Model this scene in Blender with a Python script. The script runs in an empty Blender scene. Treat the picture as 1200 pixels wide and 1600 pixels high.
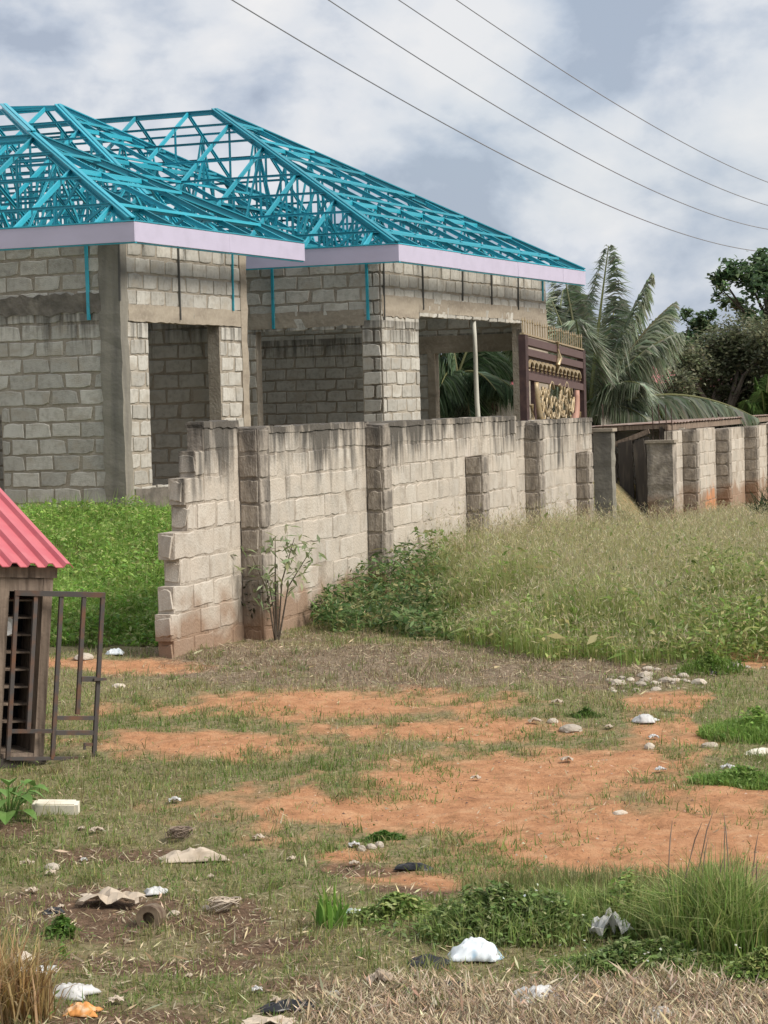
import bpy, bmesh, math, random
import numpy as np
from mathutils import Vector, Matrix, Euler

# ---------------------------------------------------------------- camera
scene = bpy.context.scene
COL = scene.collection
F, PITCH, ROLL, EYE = 3700.0, 0.0445, -0.0262, 2.14
_R1 = np.array([[1, 0, 0], [0, math.cos(PITCH), -math.sin(PITCH)], [0, math.sin(PITCH), math.cos(PITCH)]])
_R2 = np.array([[math.cos(ROLL), -math.sin(ROLL), 0], [math.sin(ROLL), math.cos(ROLL), 0], [0, 0, 1]])
R = _R2 @ _R1                                   # (x, down, forward) -> camera (x, down, forward)


def _w(a):
    return Vector((a[0], a[2], -a[1]))


cam_data = bpy.data.cameras.new('camera')
cam = bpy.data.objects.new('camera', cam_data)
COL.objects.link(cam)
_m = Matrix.Identity(4)
for i, ax in enumerate((_w(R[0]), -_w(R[1]), -_w(R[2]))):
    for j in range(3):
        _m[j][i] = ax[j]
_m.translation = (0, 0, EYE)
cam.matrix_world = _m
cam_data.sensor_fit = 'VERTICAL'
cam_data.sensor_height = 24.0
cam_data.lens = 24.0 * F / 1600.0
cam_data.clip_start = 0.1
cam_data.clip_end = 3000
scene.camera = cam

# ---------------------------------------------------------------- sky, sun, exposure
SUN_AZ, SUN_EL = Vector((0.90, -0.40)).normalized(), math.radians(44)
world = bpy.data.worlds.new('World')
scene.world = world
world.use_nodes = True
nt = world.node_tree
nt.nodes.clear()
out = nt.nodes.new('ShaderNodeOutputWorld')
sky = nt.nodes.new('ShaderNodeTexSky')
sky.sky_type = 'NISHITA'
sky.sun_disc = False
sky.sun_elevation = SUN_EL
sky.sun_rotation = math.atan2(SUN_AZ.x, SUN_AZ.y)
sky.dust_density = 2.0
bg1 = nt.nodes.new('ShaderNodeBackground')
bg1.inputs[1].default_value = 0.10
nt.links.new(sky.outputs[0], bg1.inputs[0])
tc = nt.nodes.new('ShaderNodeTexCoord')
mp = nt.nodes.new('ShaderNodeMapping')
mp.inputs['Scale'].default_value = (1.0, 1.0, 1.55)
mp.inputs['Location'].default_value = (1.71, 7.90, 3.77)
nt.links.new(tc.outputs['Generated'], mp.inputs[0])


def wnoise(scale, detail, rough, dist=0.0):
    n = nt.nodes.new('ShaderNodeTexNoise')
    n.inputs['Scale'].default_value = scale
    n.inputs['Detail'].default_value = detail
    n.inputs['Roughness'].default_value = rough
    n.inputs['Distortion'].default_value = dist
    nt.links.new(mp.outputs[0], n.inputs['Vector'])
    return n


n1a = wnoise(10.5, 9.0, 0.52, 0.15)
n1b = wnoise(20.0, 8.0, 0.55, 0.2)
n1 = nt.nodes.new('ShaderNodeMix')
n1.data_type = 'FLOAT'
n1.inputs[0].default_value = 0.22
nt.links.new(n1a.outputs[0], n1.inputs[2])
nt.links.new(n1b.outputs[0], n1.inputs[3])
cr = nt.nodes.new('ShaderNodeValToRGB')
e = cr.color_ramp.elements
e[0].position, e[0].color = 0.40, (0.41, 0.47, 0.575, 1)
e[1].position, e[1].color = 0.61, (0.86, 0.855, 0.86, 1)
x = e.new(0.44)
x.color = (0.51, 0.57, 0.67, 1)
x = e.new(0.51)
x.color = (0.72, 0.75, 0.80, 1)
nt.links.new(n1.outputs[0], cr.inputs[0])
bg2 = nt.nodes.new('ShaderNodeBackground')
bg2.inputs[1].default_value = 0.68
nt.links.new(cr.outputs[0], bg2.inputs[0])
n2 = wnoise(5.0, 5.0, 0.5)
cv = nt.nodes.new('ShaderNodeMapRange')
cv.inputs[1].default_value, cv.inputs[2].default_value = 0.32, 0.48
cv.inputs[3].default_value, cv.inputs[4].default_value = 0.85, 1.0
nt.links.new(n2.outputs[0], cv.inputs[0])
mx = nt.nodes.new('ShaderNodeMixShader')
nt.links.new(cv.outputs[0], mx.inputs[0])
nt.links.new(bg1.outputs[0], mx.inputs[1])
nt.links.new(bg2.outputs[0], mx.inputs[2])
nt.links.new(mx.outputs[0], out.inputs[0])

sun_d = bpy.data.lights.new('sun', 'SUN')
sun_d.energy = 2.9
sun_d.angle = math.radians(22)
sun_d.color = (1.0, 0.95, 0.87)
sun = bpy.data.objects.new('sun', sun_d)
COL.objects.link(sun)
to_sun = Vector((SUN_AZ.x * math.cos(SUN_EL), SUN_AZ.y * math.cos(SUN_EL), math.sin(SUN_EL)))
sun.rotation_euler = to_sun.to_track_quat('Z', 'Y').to_euler()
sun.location = (20, -10, 30)

vs = scene.view_settings
vs.view_transform = 'Standard'
vs.look = 'None'
vs.exposure = 0.58
vs.gamma = 1.0
vs.use_curve_mapping = False
scene.cycles.use_denoising = True
scene.cycles.max_bounces = 6
scene.cycles.transparent_max_bounces = 8

rng = np.random.default_rng(7)
random.seed(7)

# ---------------------------------------------------------------- pixel helpers (photo pixels -> directions)


def ray(px, py):
    c = np.array([(px - 600) / F, (py - 800) / F, 1.0])
    d = R.T @ c
    return Vector((d[0], d[2], -d[1]))


def at(px, py, D):
    d = ray(px, py)
    return Vector((0, 0, EYE)) + d * (D / d.y)


def on_plane(px, py, p, n):
    d = ray(px, py)
    o = Vector((0, 0, EYE))
    return o + d * ((p - o).dot(n) / d.dot(n))


def project(P):
    """world points (N,3) -> photo pixels"""
    P = np.asarray(P, float)
    q = np.stack([P[:, 0], -(P[:, 2] - EYE), P[:, 1]], 1) @ R.T
    z = np.maximum(q[:, 2], 1e-3)
    return 600 + F * q[:, 0] / z, 800 + F * q[:, 1] / z


# ---------------------------------------------------------------- noise in numpy


def _hash(ix, iy, s):
    h = (ix * 374761393 + iy * 668265263 + s * 1442695041) & 0xffffffff
    h = ((h ^ (h >> 13)) * 1274126177) & 0xffffffff
    return ((h ^ (h >> 16)) & 0xffff) / 65535.0


def vnoise(x, y, s=0):
    x = np.asarray(x, float)
    y = np.asarray(y, float)
    ix, iy = np.floor(x).astype(np.int64), np.floor(y).astype(np.int64)
    fx, fy = x - ix, y - iy
    fx, fy = fx * fx * (3 - 2 * fx), fy * fy * (3 - 2 * fy)
    a, b = _hash(ix, iy, s), _hash(ix + 1, iy, s)
    c, d = _hash(ix, iy + 1, s), _hash(ix + 1, iy + 1, s)
    return (a * (1 - fx) + b * fx) * (1 - fy) + (c * (1 - fx) + d * fx) * fy


def fbm(x, y, s=0, o=4):
    t, a, n = 0, 0.5, 0
    for k in range(o):
        t = t + a * vnoise(x * 2 ** k, y * 2 ** k, s + k)
        n += a
        a *= 0.5
    return t / n


def smooth(x, a, b):
    t = np.clip((np.asarray(x, float) - a) / (b - a), 0, 1)
    return t * t * (3 - 2 * t)


# ---------------------------------------------------------------- boundary wall line and terrain
WA = 0.31
WD = Vector((math.sin(WA), math.cos(WA), 0))
WN = Vector((math.cos(WA), -math.sin(WA), 0))           # outward, towards the open plot
W0 = at(316, 662, 21.4)
W0 = Vector((W0.x, W0.y, 0))


def zg(x, y):
    x = np.asarray(x, float)
    y = np.asarray(y, float)
    base = np.where(y < 21, -(21 - np.clip(y, 5, 21)) * 0.035, -0.012 * np.clip(y - 21, 0, 22))
    sd = -((x - W0.x) * WN.x + (y - W0.y) * WN.y)
    hin = 0.66 * smooth(y, 21.6, 32.5)
    k = smooth(sd, 0.12, 1.3) * (1 - smooth(y, 60, 90))
    z = base * (1 - k) + hin * k
    z = z + (fbm(x * 1.1, y * 1.1, 3) - 0.5) * 0.10 + (fbm(x * 6, y * 6, 9, 3) - 0.5) * 0.035
    return z


def gp(px, py, it=14):
    D = 15.0
    p = at(px, py, D)
    for _ in range(it):
        z = float(zg(p.x, p.y))
        d = ray(px, py)
        t = (z - EYE) / d.z if d.z < -1e-4 else 60
        q = Vector((0, 0, EYE)) + d * t
        p = p.lerp(q, 0.7)
    p.z = float(zg(p.x, p.y))
    return p


# ---------------------------------------------------------------- materials
MATS = {}


def mat(name, color, rough=0.8, metal=0.0, noise=None, rand=0.0, bump=0.0, bscale=40, attr=None, transl=0.0,
        second=None, coord='Object', spec=0.3):
    m = bpy.data.materials.new(name)
    m.use_nodes = True
    t = m.node_tree
    b = t.nodes['Principled BSDF']
    b.inputs['Roughness'].default_value = rough
    b.inputs['Metallic'].default_value = metal
    b.inputs['Specular IOR Level'].default_value = spec
    tcx = t.nodes.new('ShaderNodeTexCoord')
    src = tcx.outputs[coord]
    if coord == 'Position':
        pass
    info = t.nodes.new('ShaderNodeObjectInfo')
    add = t.nodes.new('ShaderNodeVectorMath')
    add.operation = 'ADD'
    t.links.new(src, add.inputs[0])
    sc = t.nodes.new('ShaderNodeVectorMath')
    sc.operation = 'SCALE'
    cmb = t.nodes.new('ShaderNodeCombineXYZ')
    for k in range(3):
        t.links.new(info.outputs['Random'], cmb.inputs[k])
    t.links.new(cmb.outputs[0], sc.inputs[0])
    sc.inputs['Scale'].default_value = 37.0
    t.links.new(sc.outputs[0], add.inputs[1])
    vec = add.outputs[0]
    if attr:
        a = t.nodes.new('ShaderNodeAttribute')
        a.attribute_name = attr
        col = a.outputs['Color']
    else:
        c = t.nodes.new('ShaderNodeRGB')
        c.outputs[0].default_value = (*color, 1)
        col = c.outputs[0]
    for (nsc, det, c2, lo, hi) in (noise or []):
        n = t.nodes.new('ShaderNodeTexNoise')
        n.inputs['Detail'].default_value = det
        n.inputs['Scale'].default_value = 1.0
        mpn = t.nodes.new('ShaderNodeMapping')
        mpn.inputs['Scale'].default_value = nsc if hasattr(nsc, '__len__') else (nsc, nsc, nsc)
        t.links.new(vec, mpn.inputs[0])
        t.links.new(mpn.outputs[0], n.inputs['Vector'])
        mr = t.nodes.new('ShaderNodeMapRange')
        mr.inputs[1].default_value, mr.inputs[2].default_value = lo, hi
        t.links.new(n.outputs[0], mr.inputs[0])
        mixn = t.nodes.new('ShaderNodeMix')
        mixn.data_type = 'RGBA'
        t.links.new(mr.outputs[0], mixn.inputs[0])
        t.links.new(col, mixn.inputs[6])
        mixn.inputs[7].default_value = (*c2, 1)
        col = mixn.outputs[2]
    if rand:
        hs = t.nodes.new('ShaderNodeHueSaturation')
        mr = t.nodes.new('ShaderNodeMapRange')
        mr.inputs[3].default_value, mr.inputs[4].default_value = 1 - rand, 1 + rand
        t.links.new(info.outputs['Random'], mr.inputs[0])
        t.links.new(mr.outputs[0], hs.inputs['Value'])
        t.links.new(col, hs.inputs['Color'])
        col = hs.outputs[0]
    t.links.new(col, b.inputs['Base Color'])
    if bump:
        n = t.nodes.new('ShaderNodeTexNoise')
        n.inputs['Scale'].default_value = bscale
        n.inputs['Detail'].default_value = 6
        t.links.new(vec, n.inputs['Vector'])
        bp = t.nodes.new('ShaderNodeBump')
        bp.inputs['Strength'].default_value = bump
        bp.inputs['Distance'].default_value = 0.02
        t.links.new(n.outputs[0], bp.inputs['Height'])
        t.links.new(bp.outputs[0], b.inputs['Normal'])
    if transl:
        tr = t.nodes.new('ShaderNodeBsdfTranslucent')
        t.links.new(col, tr.inputs[0])
        ms = t.nodes.new('ShaderNodeMixShader')
        ms.inputs[0].default_value = transl
        o = t.nodes['Material Output']
        t.links.new(b.outputs[0], ms.inputs[1])
        t.links.new(tr.outputs[0], ms.inputs[2])
        t.links.new(ms.outputs[0], o.inputs[0])
    MATS[name] = m
    m['_col'] = 1
    del m['_col']
    return m


def weather(m, ztop, zsoil, dark=(0.035, 0.032, 0.028), soil=(0.25, 0.145, 0.085), amount=0.85, patch=None, reach=1.0):
    """black mould running down from a wall's top, splashed soil near its foot"""
    t = m.node_tree
    b = t.nodes['Principled BSDF']
    col = b.inputs['Base Color'].links[0].from_socket
    g = t.nodes.new('ShaderNodeNewGeometry')
    sep = t.nodes.new('ShaderNodeSeparateXYZ')
    t.links.new(g.outputs['Position'], sep.inputs[0])

    def noise(scale, det=4):
        mpn = t.nodes.new('ShaderNodeMapping')
        mpn.inputs['Scale'].default_value = scale
        t.links.new(g.outputs['Position'], mpn.inputs[0])
        n = t.nodes.new('ShaderNodeTexNoise')
        n.inputs['Scale'].default_value = 1.0
        n.inputs['Detail'].default_value = det
        t.links.new(mpn.outputs[0], n.inputs['Vector'])
        return n.outputs[0]

    def math_(op, a, b_):
        n = t.nodes.new('ShaderNodeMath')
        n.operation = op
        for k, v in enumerate((a, b_)):
            if isinstance(v, (int, float)):
                n.inputs[k].default_value = v
            else:
                t.links.new(v, n.inputs[k])
        return n.outputs[0]

    def rng_(v, a, b_, c=0.0, d=1.0):
        n = t.nodes.new('ShaderNodeMapRange')
        for k, q in enumerate((a, b_, c, d)):
            n.inputs[k + 1].default_value = q
        t.links.new(v, n.inputs[0])
        return n.outputs[0]

    def mix(f, a, c):
        n = t.nodes.new('ShaderNodeMix')
        n.data_type = 'RGBA'
        t.links.new(f, n.inputs[0])
        t.links.new(a, n.inputs[6])
        n.inputs[7].default_value = (*c, 1)
        return n.outputs[2]
    streak = noise((8, 8, 1.3), 7)
    big = noise((1.3, 1.3, 0.9), 5)
    h = rng_(sep.outputs[2], ztop - reach, ztop, -0.24, 0.40)
    v = math_('ADD', math_('ADD', streak, h), math_('MULTIPLY', math_('SUBTRACT', big, 0.5), 0.85))
    f = math_('MULTIPLY', rng_(v, 0.54, 0.84), amount)
    col = mix(f, col, dark)
    lowz = rng_(sep.outputs[2], zsoil + 0.85, zsoil, -0.3, 0.48)
    v2 = math_('ADD', noise((2.2, 2.2, 3.0), 5), lowz)
    col = mix(math_('MULTIPLY', rng_(v2, 0.50, 0.78), 0.78), col, soil)
    if patch:
        p, rad, pc = patch
        vm = t.nodes.new('ShaderNodeVectorMath')
        vm.operation = 'SUBTRACT'
        t.links.new(g.outputs['Position'], vm.inputs[0])
        vm.inputs[1].default_value = p
        s2 = t.nodes.new('ShaderNodeVectorMath')
        s2.operation = 'MULTIPLY'
        t.links.new(vm.outputs[0], s2.inputs[0])
        s2.inputs[1].default_value = [1 / q for q in rad]
        ln = t.nodes.new('ShaderNodeVectorMath')
        ln.operation = 'LENGTH'
        t.links.new(s2.outputs[0], ln.inputs[0])
        v3 = math_('ADD', ln.outputs['Value'], math_('MULTIPLY', math_('SUBTRACT', noise((4, 4, 4), 4), 0.5), 1.6))
        col = mix(rng_(v3, 1.0, 0.55, 0.0, 0.85), col, pc)
    t.links.new(col, b.inputs['Base Color'])


M_TEAL = mat('teal_steel', (0.022, 0.325, 0.42), 0.40, 0.05, noise=[(2.5, 3, (0.05, 0.40, 0.50), 0.45, 0.75), ((0.6, 9, 9), 5, (0.03, 0.20, 0.26), 0.58, 0.75)], rand=0.28, spec=0.5)
M_FASCIA = mat('lilac_fascia', (0.50, 0.455, 0.57), 0.45, noise=[((0.7, 4, 4), 3, (0.45, 0.41, 0.51), 0.4, 0.8)], spec=0.4)
M_BLOCK = mat('sandcrete_block', (0.44, 0.415, 0.365), 0.95, rand=0.20, bump=0.5, bscale=60,
              noise=[(14, 6, (0.30, 0.28, 0.24), 0.45, 0.78), (3.0, 4, (0.50, 0.48, 0.43), 0.5, 0.8)])
M_MORTAR = mat('mortar', (0.34, 0.295, 0.235), 0.97, bump=0.9, bscale=28,
               noise=[(3.0, 6, (0.25, 0.215, 0.17), 0.42, 0.72), (9.0, 4, (0.40, 0.35, 0.28), 0.5, 0.8)])
M_CONC = mat('lintel_concrete', (0.34, 0.29, 0.225), 0.95, bump=0.4, bscale=20,
             noise=[((1.2, 1.2, 6), 6, (0.24, 0.20, 0.155), 0.4, 0.7), (16, 4, (0.38, 0.33, 0.26), 0.5, 0.8)])
M_COLUMN = mat('column_concrete', (0.24, 0.22, 0.18), 0.95, bump=0.4, bscale=18,
               noise=[((5, 5, 0.8), 6, (0.15, 0.14, 0.12), 0.4, 0.7)])
M_BAND = mat('rough_band_concrete', (0.17, 0.15, 0.125), 0.97, bump=1.0, bscale=14,
             noise=[(5, 6, (0.10, 0.09, 0.075), 0.4, 0.7), ((4, 4, 2), 5, (0.28, 0.25, 0.20), 0.55, 0.8)])
M_WBLOCK = mat('old_wall_block', (0.48, 0.43, 0.365), 0.95, rand=0.11, bump=0.5, bscale=45,
               noise=[(9, 6, (0.37, 0.315, 0.255), 0.42, 0.75), (2.5, 4, (0.56, 0.51, 0.445), 0.5, 0.8)])
M_WMORTAR = mat('old_wall_mortar', (0.43, 0.375, 0.31), 0.97, bump=0.8, bscale=25,
                noise=[(4, 6, (0.28, 0.23, 0.18), 0.4, 0.72)])
M_WPILLAR = mat('old_wall_pillar', (0.37, 0.32, 0.265), 0.97, bump=0.8, bscale=22, rand=0.08,
                noise=[(6, 6, (0.20, 0.17, 0.14), 0.4, 0.68), ((5, 5, 1), 5, (0.13, 0.115, 0.1), 0.5, 0.75)])
M_WOOD = mat('grey_wood', (0.27, 0.205, 0.155), 0.9, bump=0.3, bscale=30, rand=0.15,
             noise=[((30, 30, 2.5), 5, (0.11, 0.08, 0.06), 0.4, 0.7)])
M_DARKWOOD = mat('dark_wood', (0.05, 0.042, 0.036), 0.9, rand=0.2, noise=[((20, 20, 2), 5, (0.09, 0.075, 0.06), 0.5, 0.7)])
M_GATEIRON = mat('kiosk_gate_iron', (0.085, 0.075, 0.07), 0.6, 0.2, rand=0.1,
                 noise=[(9, 6, (0.17, 0.085, 0.05), 0.45, 0.7)])
M_PINK = mat('pink_roof_sheet', (0.50, 0.115, 0.135), 0.42, 0.0, noise=[((0.6, 6, 6), 5, (0.56, 0.17, 0.18), 0.45, 0.8)], spec=0.5)
M_BROWN = mat('brown_gate_steel', (0.055, 0.030, 0.028), 0.55, 0.1, noise=[(12, 5, (0.10, 0.055, 0.045), 0.45, 0.75)])
M_GOLD = mat('gold_gate_paint', (0.36, 0.285, 0.18), 0.45, 0.25, noise=[(20, 4, (0.30, 0.20, 0.09), 0.45, 0.75)], rand=0.15)
M_ROSE = mat('faded_rose_paint', (0.42, 0.23, 0.17), 0.55)
M_ROSEB = mat('mauve_brown_steel', (0.115, 0.068, 0.062), 0.5, 0.1, noise=[(9, 4, (0.10, 0.055, 0.05), 0.45, 0.75)])
M_LEAF = mat('broad_leaf', (0.13, 0.24, 0.055), 0.5, noise=[(12, 4, (0.20, 0.30, 0.09), 0.45, 0.75)], rand=.2, transl=.25)
M_WIRE = mat('cable_rubber', (0.24, 0.24, 0.26), 0.6)
M_REBAR = mat('rusty_rebar', (0.07, 0.045, 0.035), 0.8)
M_BAMBOO = mat('bare_pole_wood', (0.52, 0.50, 0.43), 0.8, noise=[((8, 8, 1.5), 4, (0.36, 0.33, 0.27), 0.45, 0.75)])
M_RUSTROOF = mat('rusty_roof_sheet', (0.30, 0.235, 0.20), 0.75, noise=[((2, 2, 2), 6, (0.18, 0.09, 0.06), 0.4, 0.7), (9, 4, (0.48, 0.40, 0.36), 0.55, 0.8)])
M_FOL = mat('foliage', (0.1, 0.2, 0.05), 0.55, attr='Col', transl=0.40, spec=0.35)
M_DRY = mat('dry_straw', (0.4, 0.3, 0.2), 0.85, attr='Col', transl=0.15)
M_BARK = mat('bark', (0.13, 0.105, 0.08), 0.95, bump=0.8, bscale=20, noise=[((9, 9, 2), 5, (0.07, 0.055, 0.045), 0.4, 0.7)])
M_WPLASTIC = mat('white_plastic', (0.66, 0.65, 0.63), 0.4, noise=[(14, 4, (0.48, 0.44, 0.40), 0.5, 0.8)], transl=0.2, spec=0.5)
M_BLUEPLASTIC = mat('white_blue_plastic', (0.74, 0.78, 0.80), 0.35, noise=[(9, 2, (0.25, 0.45, 0.62), 0.58, 0.68), (11, 2, (0.10, 0.16, 0.12), 0.66, 0.72)], spec=0.5)
M_BLACKPLASTIC = mat('black_plastic', (0.012, 0.012, 0.014), 0.32, noise=[(20, 4, (0.05, 0.042, 0.04), 0.5, 0.8)], spec=0.5)
M_PAPER = mat('stained_paper', (0.56, 0.47, 0.37), 0.9, noise=[(12, 5, (0.36, 0.28, 0.2), 0.45, 0.8)], transl=0.1)
M_ORANGE = mat('orange_wrapper', (0.62, 0.27, 0.08), 0.5, noise=[(18, 3, (0.70, 0.52, 0.34), 0.5, 0.7)])
M_STONE = mat('pale_stone', (0.47, 0.41, 0.335), 0.95, bump=0.4, bscale=50, rand=0.25, noise=[(14, 5, (0.36, 0.29, 0.22), 0.45, 0.75)])
M_FOAM = mat('cream_foam', (0.72, 0.67, 0.55), 0.8, noise=[(10, 4, (0.58, 0.50, 0.38), 0.5, 0.8)])
M_TIN = mat('rusty_tin', (0.20, 0.15, 0.10), 0.75, 0.2, noise=[(14, 5, (0.10, 0.06, 0.04), 0.45, 0.7)])
M_HWALL = mat('far_house_plaster', (0.55, 0.50, 0.43), 0.9, noise=[(0.8, 4, (0.44, 0.38, 0.31), 0.45, 0.8)])
M_HROOF = mat('far_red_roof', (0.50, 0.14, 0.15), 0.5, noise=[(1.2, 4, (0.42, 0.10, 0.11), 0.45, 0.7)])
M_DARK = mat('pane_and_dark_backing', (0.02, 0.02, 0.022), 0.3)
M_HATCH = mat('weathered_strap', (0.10, 0.095, 0.085), 0.9)


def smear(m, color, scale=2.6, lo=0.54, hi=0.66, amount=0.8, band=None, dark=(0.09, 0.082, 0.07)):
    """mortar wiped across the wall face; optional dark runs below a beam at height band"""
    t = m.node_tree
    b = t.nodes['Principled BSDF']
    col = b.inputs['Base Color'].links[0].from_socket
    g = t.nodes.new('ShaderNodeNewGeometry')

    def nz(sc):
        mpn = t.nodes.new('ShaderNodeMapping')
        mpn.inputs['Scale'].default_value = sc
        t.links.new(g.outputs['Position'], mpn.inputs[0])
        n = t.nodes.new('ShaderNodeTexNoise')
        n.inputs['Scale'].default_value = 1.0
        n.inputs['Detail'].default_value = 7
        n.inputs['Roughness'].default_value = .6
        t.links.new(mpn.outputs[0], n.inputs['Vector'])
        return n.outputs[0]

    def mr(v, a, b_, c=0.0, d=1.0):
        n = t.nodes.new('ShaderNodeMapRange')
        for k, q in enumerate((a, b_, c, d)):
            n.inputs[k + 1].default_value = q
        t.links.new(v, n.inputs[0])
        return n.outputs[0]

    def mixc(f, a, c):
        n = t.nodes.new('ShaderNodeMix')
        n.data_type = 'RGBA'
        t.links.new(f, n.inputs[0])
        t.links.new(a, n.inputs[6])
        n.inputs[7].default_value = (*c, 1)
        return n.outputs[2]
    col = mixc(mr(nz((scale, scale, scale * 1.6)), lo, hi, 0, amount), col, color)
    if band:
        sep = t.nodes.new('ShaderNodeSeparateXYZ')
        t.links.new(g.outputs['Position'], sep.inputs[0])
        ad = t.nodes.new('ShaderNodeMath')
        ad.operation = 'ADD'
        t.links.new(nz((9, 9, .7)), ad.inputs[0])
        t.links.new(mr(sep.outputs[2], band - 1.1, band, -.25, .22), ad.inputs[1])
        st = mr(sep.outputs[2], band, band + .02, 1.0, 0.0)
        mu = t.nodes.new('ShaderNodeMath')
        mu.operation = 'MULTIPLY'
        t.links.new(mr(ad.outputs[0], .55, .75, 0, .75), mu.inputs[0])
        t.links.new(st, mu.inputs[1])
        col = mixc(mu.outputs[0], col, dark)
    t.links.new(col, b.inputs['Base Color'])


# ---------------------------------------------------------------- object helpers
WL = {}                                          # world location of each object's origin


def link(o, parent=None, loc=(0, 0, 0)):
    COL.objects.link(o)
    loc = Vector(loc)
    if parent is not None:
        o.parent = parent
        o.location = loc - WL[parent.name]
    else:
        o.location = loc
    WL[o.name] = loc
    return o


def tag(o, label=None, cat=None, group=None, kind=None):
    if label:
        o['label'] = label
    if cat:
        o['category'] = cat
    if group:
        o['group'] = group
    if kind:
        o['kind'] = kind
    return o


def empty(name, loc, label, cat, group=None):
    o = bpy.data.objects.new(name, None)
    o.empty_display_size = 0.2
    link(o, None, loc)
    return tag(o, label, cat, group)


def mesh_np(name, V, faces, col=None, mats=(), smooth_=False):
    """faces: list of (array (n,k))"""
    V = np.asarray(V, np.float32)
    me = bpy.data.meshes.new(name)
    me.vertices.add(len(V))
    me.vertices.foreach_set('co', V.ravel())
    fs = faces if isinstance(faces, (list, tuple)) and len(faces) and getattr(faces[0], 'ndim', 0) == 2 else [np.asarray(faces)]
    loops = np.concatenate([f.ravel() for f in fs]).astype(np.int32)
    sizes = np.concatenate([np.full(len(f), f.shape[1], np.int32) for f in fs])
    starts = np.concatenate([[0], np.cumsum(sizes)[:-1]]).astype(np.int32)
    me.loops.add(len(loops))
    me.loops.foreach_set('vertex_index', loops)
    me.polygons.add(len(sizes))
    me.polygons.foreach_set('loop_start', starts)
    me.polygons.foreach_set('loop_total', sizes)
    if smooth_:
        me.polygons.foreach_set('use_smooth', np.ones(len(sizes), bool))
    if col is not None:
        c = np.ones((len(V), 4), np.float32)
        c[:, :3] = col
        a = me.color_attributes.new('Col', 'FLOAT_COLOR', 'POINT')
        a.data.foreach_set('color', c.ravel())
    me.update(calc_edges=True)
    for m in mats:
        me.materials.append(m)
    return me


def obj(name, me, parent=None, loc=(0, 0, 0)):
    return link(bpy.data.objects.new(name, me), parent, loc)


class MB:
    """collects simple shapes in world coordinates, then links them as one mesh"""

    def __init__(self):
        self.v, self.f, self.s = [], [], []

    def quad(self, a, b, c, d):
        n = len(self.v)
        self.v += [Vector(a), Vector(b), Vector(c), Vector(d)]
        self.f.append((n, n + 1, n + 2, n + 3))

    def hexa(self, p):
        n = len(self.v)
        self.v += [Vector(q) for q in p]
        for f in ((3, 2, 1, 0), (4, 5, 6, 7), (0, 1, 5, 4), (1, 2, 6, 5), (2, 3, 7, 6), (3, 0, 4, 7)):
            self.f.append(tuple(n + i for i in f))

    def box(self, o, ax, ay, az):
        o, ax, ay, az = Vector(o), Vector(ax), Vector(ay), Vector(az)
        self.hexa([o, o + ax, o + ax + ay, o + ay, o + az, o + ax + az, o + ax + ay + az, o + ay + az])

    def bar(self, p, q, w, h=None, up=(0, 0, 1)):
        p, q = Vector(p), Vector(q)
        h = h or w
        d = (q - p).normalized()
        s = d.cross(Vector(up))
        if s.length < 1e-4:
            s = d.cross(Vector((1, 0, 0)))
        s.normalize()
        u = s.cross(d)
        self.box(p - s * w / 2 - u * h / 2, q - p, s * w, u * h)

    def tube(self, pts, rad, n=6):
        pts = [Vector(p) for p in pts]
        rr = rad if hasattr(rad, '__len__') else [rad] * len(pts)
        base = len(self.v)
        for i, p in enumerate(pts):
            d = (pts[min(i + 1, len(pts) - 1)] - pts[max(i - 1, 0)]).normalized()
            s = d.cross(Vector((0, 0, 1)))
            if s.length < 1e-3:
                s = d.cross(Vector((1, 0, 0)))
            s.normalize()
            u = s.cross(d)
            for k in range(n):
                a = 2 * math.pi * k / n
                self.v.append(p + (s * math.cos(a) + u * math.sin(a)) * rr[i])
        for i in range(len(pts) - 1):
            for k in range(n):
                a, b = base + i * n + k, base + i * n + (k + 1) % n
                self.f.append((a, b, b + n, a + n))
        self.f.append(tuple(base + k for k in range(n))[::-1])
        self.f.append(tuple(base + (len(pts) - 1) * n + k for k in range(n)))

    def build(self, name, material, parent=None, loc=None, smooth_=False):
        if loc is None:
            loc = WL[parent.name] if parent is not None else Vector((0, 0, 0))
        loc = Vector(loc)
        me = bpy.data.meshes.new(name)
        me.from_pydata([tuple(v - loc) for v in self.v], [], self.f)
        me.materials.append(material)
        if smooth_:
            me.polygons.foreach_set('use_smooth', np.ones(len(me.polygons), bool))
        me.update()
        return obj(name, me, parent, loc)


# ---------------------------------------------------------------- block walls
def block_mesh(seed, m, L=0.44, H=0.205, T=0.06, bev=.016):
    r = random.Random(seed)
    nx = [-.5, -.22, .0, .24, .5]
    ring = [(x, -.5) for x in nx] + [(x, .5) for x in nx[::-1]]
    vs_, fs_ = [], []
    jit = [(r.uniform(-.012, .012), r.uniform(-.012, .012)) for _ in ring]
    if r.random() < 0.6:                         # a chipped corner
        k = r.choice([0, 4, 5, 9])
        sx, sy = ring[k]
        jit[k] = (-sx * r.uniform(.05, .14), -sy * r.uniform(.04, .10))
    for lvl, (ins, y) in enumerate(((0, 0), (0, .72 if bev > .01 else .9), (bev, 1.0))):
        for (x, z), (jx, jz) in zip(ring, jit):
            X, Z = x * L + jx * .8, z * H + jz * .7
            X -= math.copysign(min(ins, abs(X)), X) if abs(x) == .5 else 0
            Z -= math.copysign(ins, Z)
            vs_.append((X, y * T, Z))
    n = 10
    for l in range(2):
        for k in range(n):
            a, b = l * n + k, l * n + (k + 1) % n
            fs_.append((a + n, b + n, b, a))
    fs_.append(tuple(2 * n + k for k in range(n))[::-1])
    me = bpy.data.meshes.new('block')
    me.from_pydata(vs_, [], fs_)
    me.materials.append(m)
    me.update()
    return me


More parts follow.
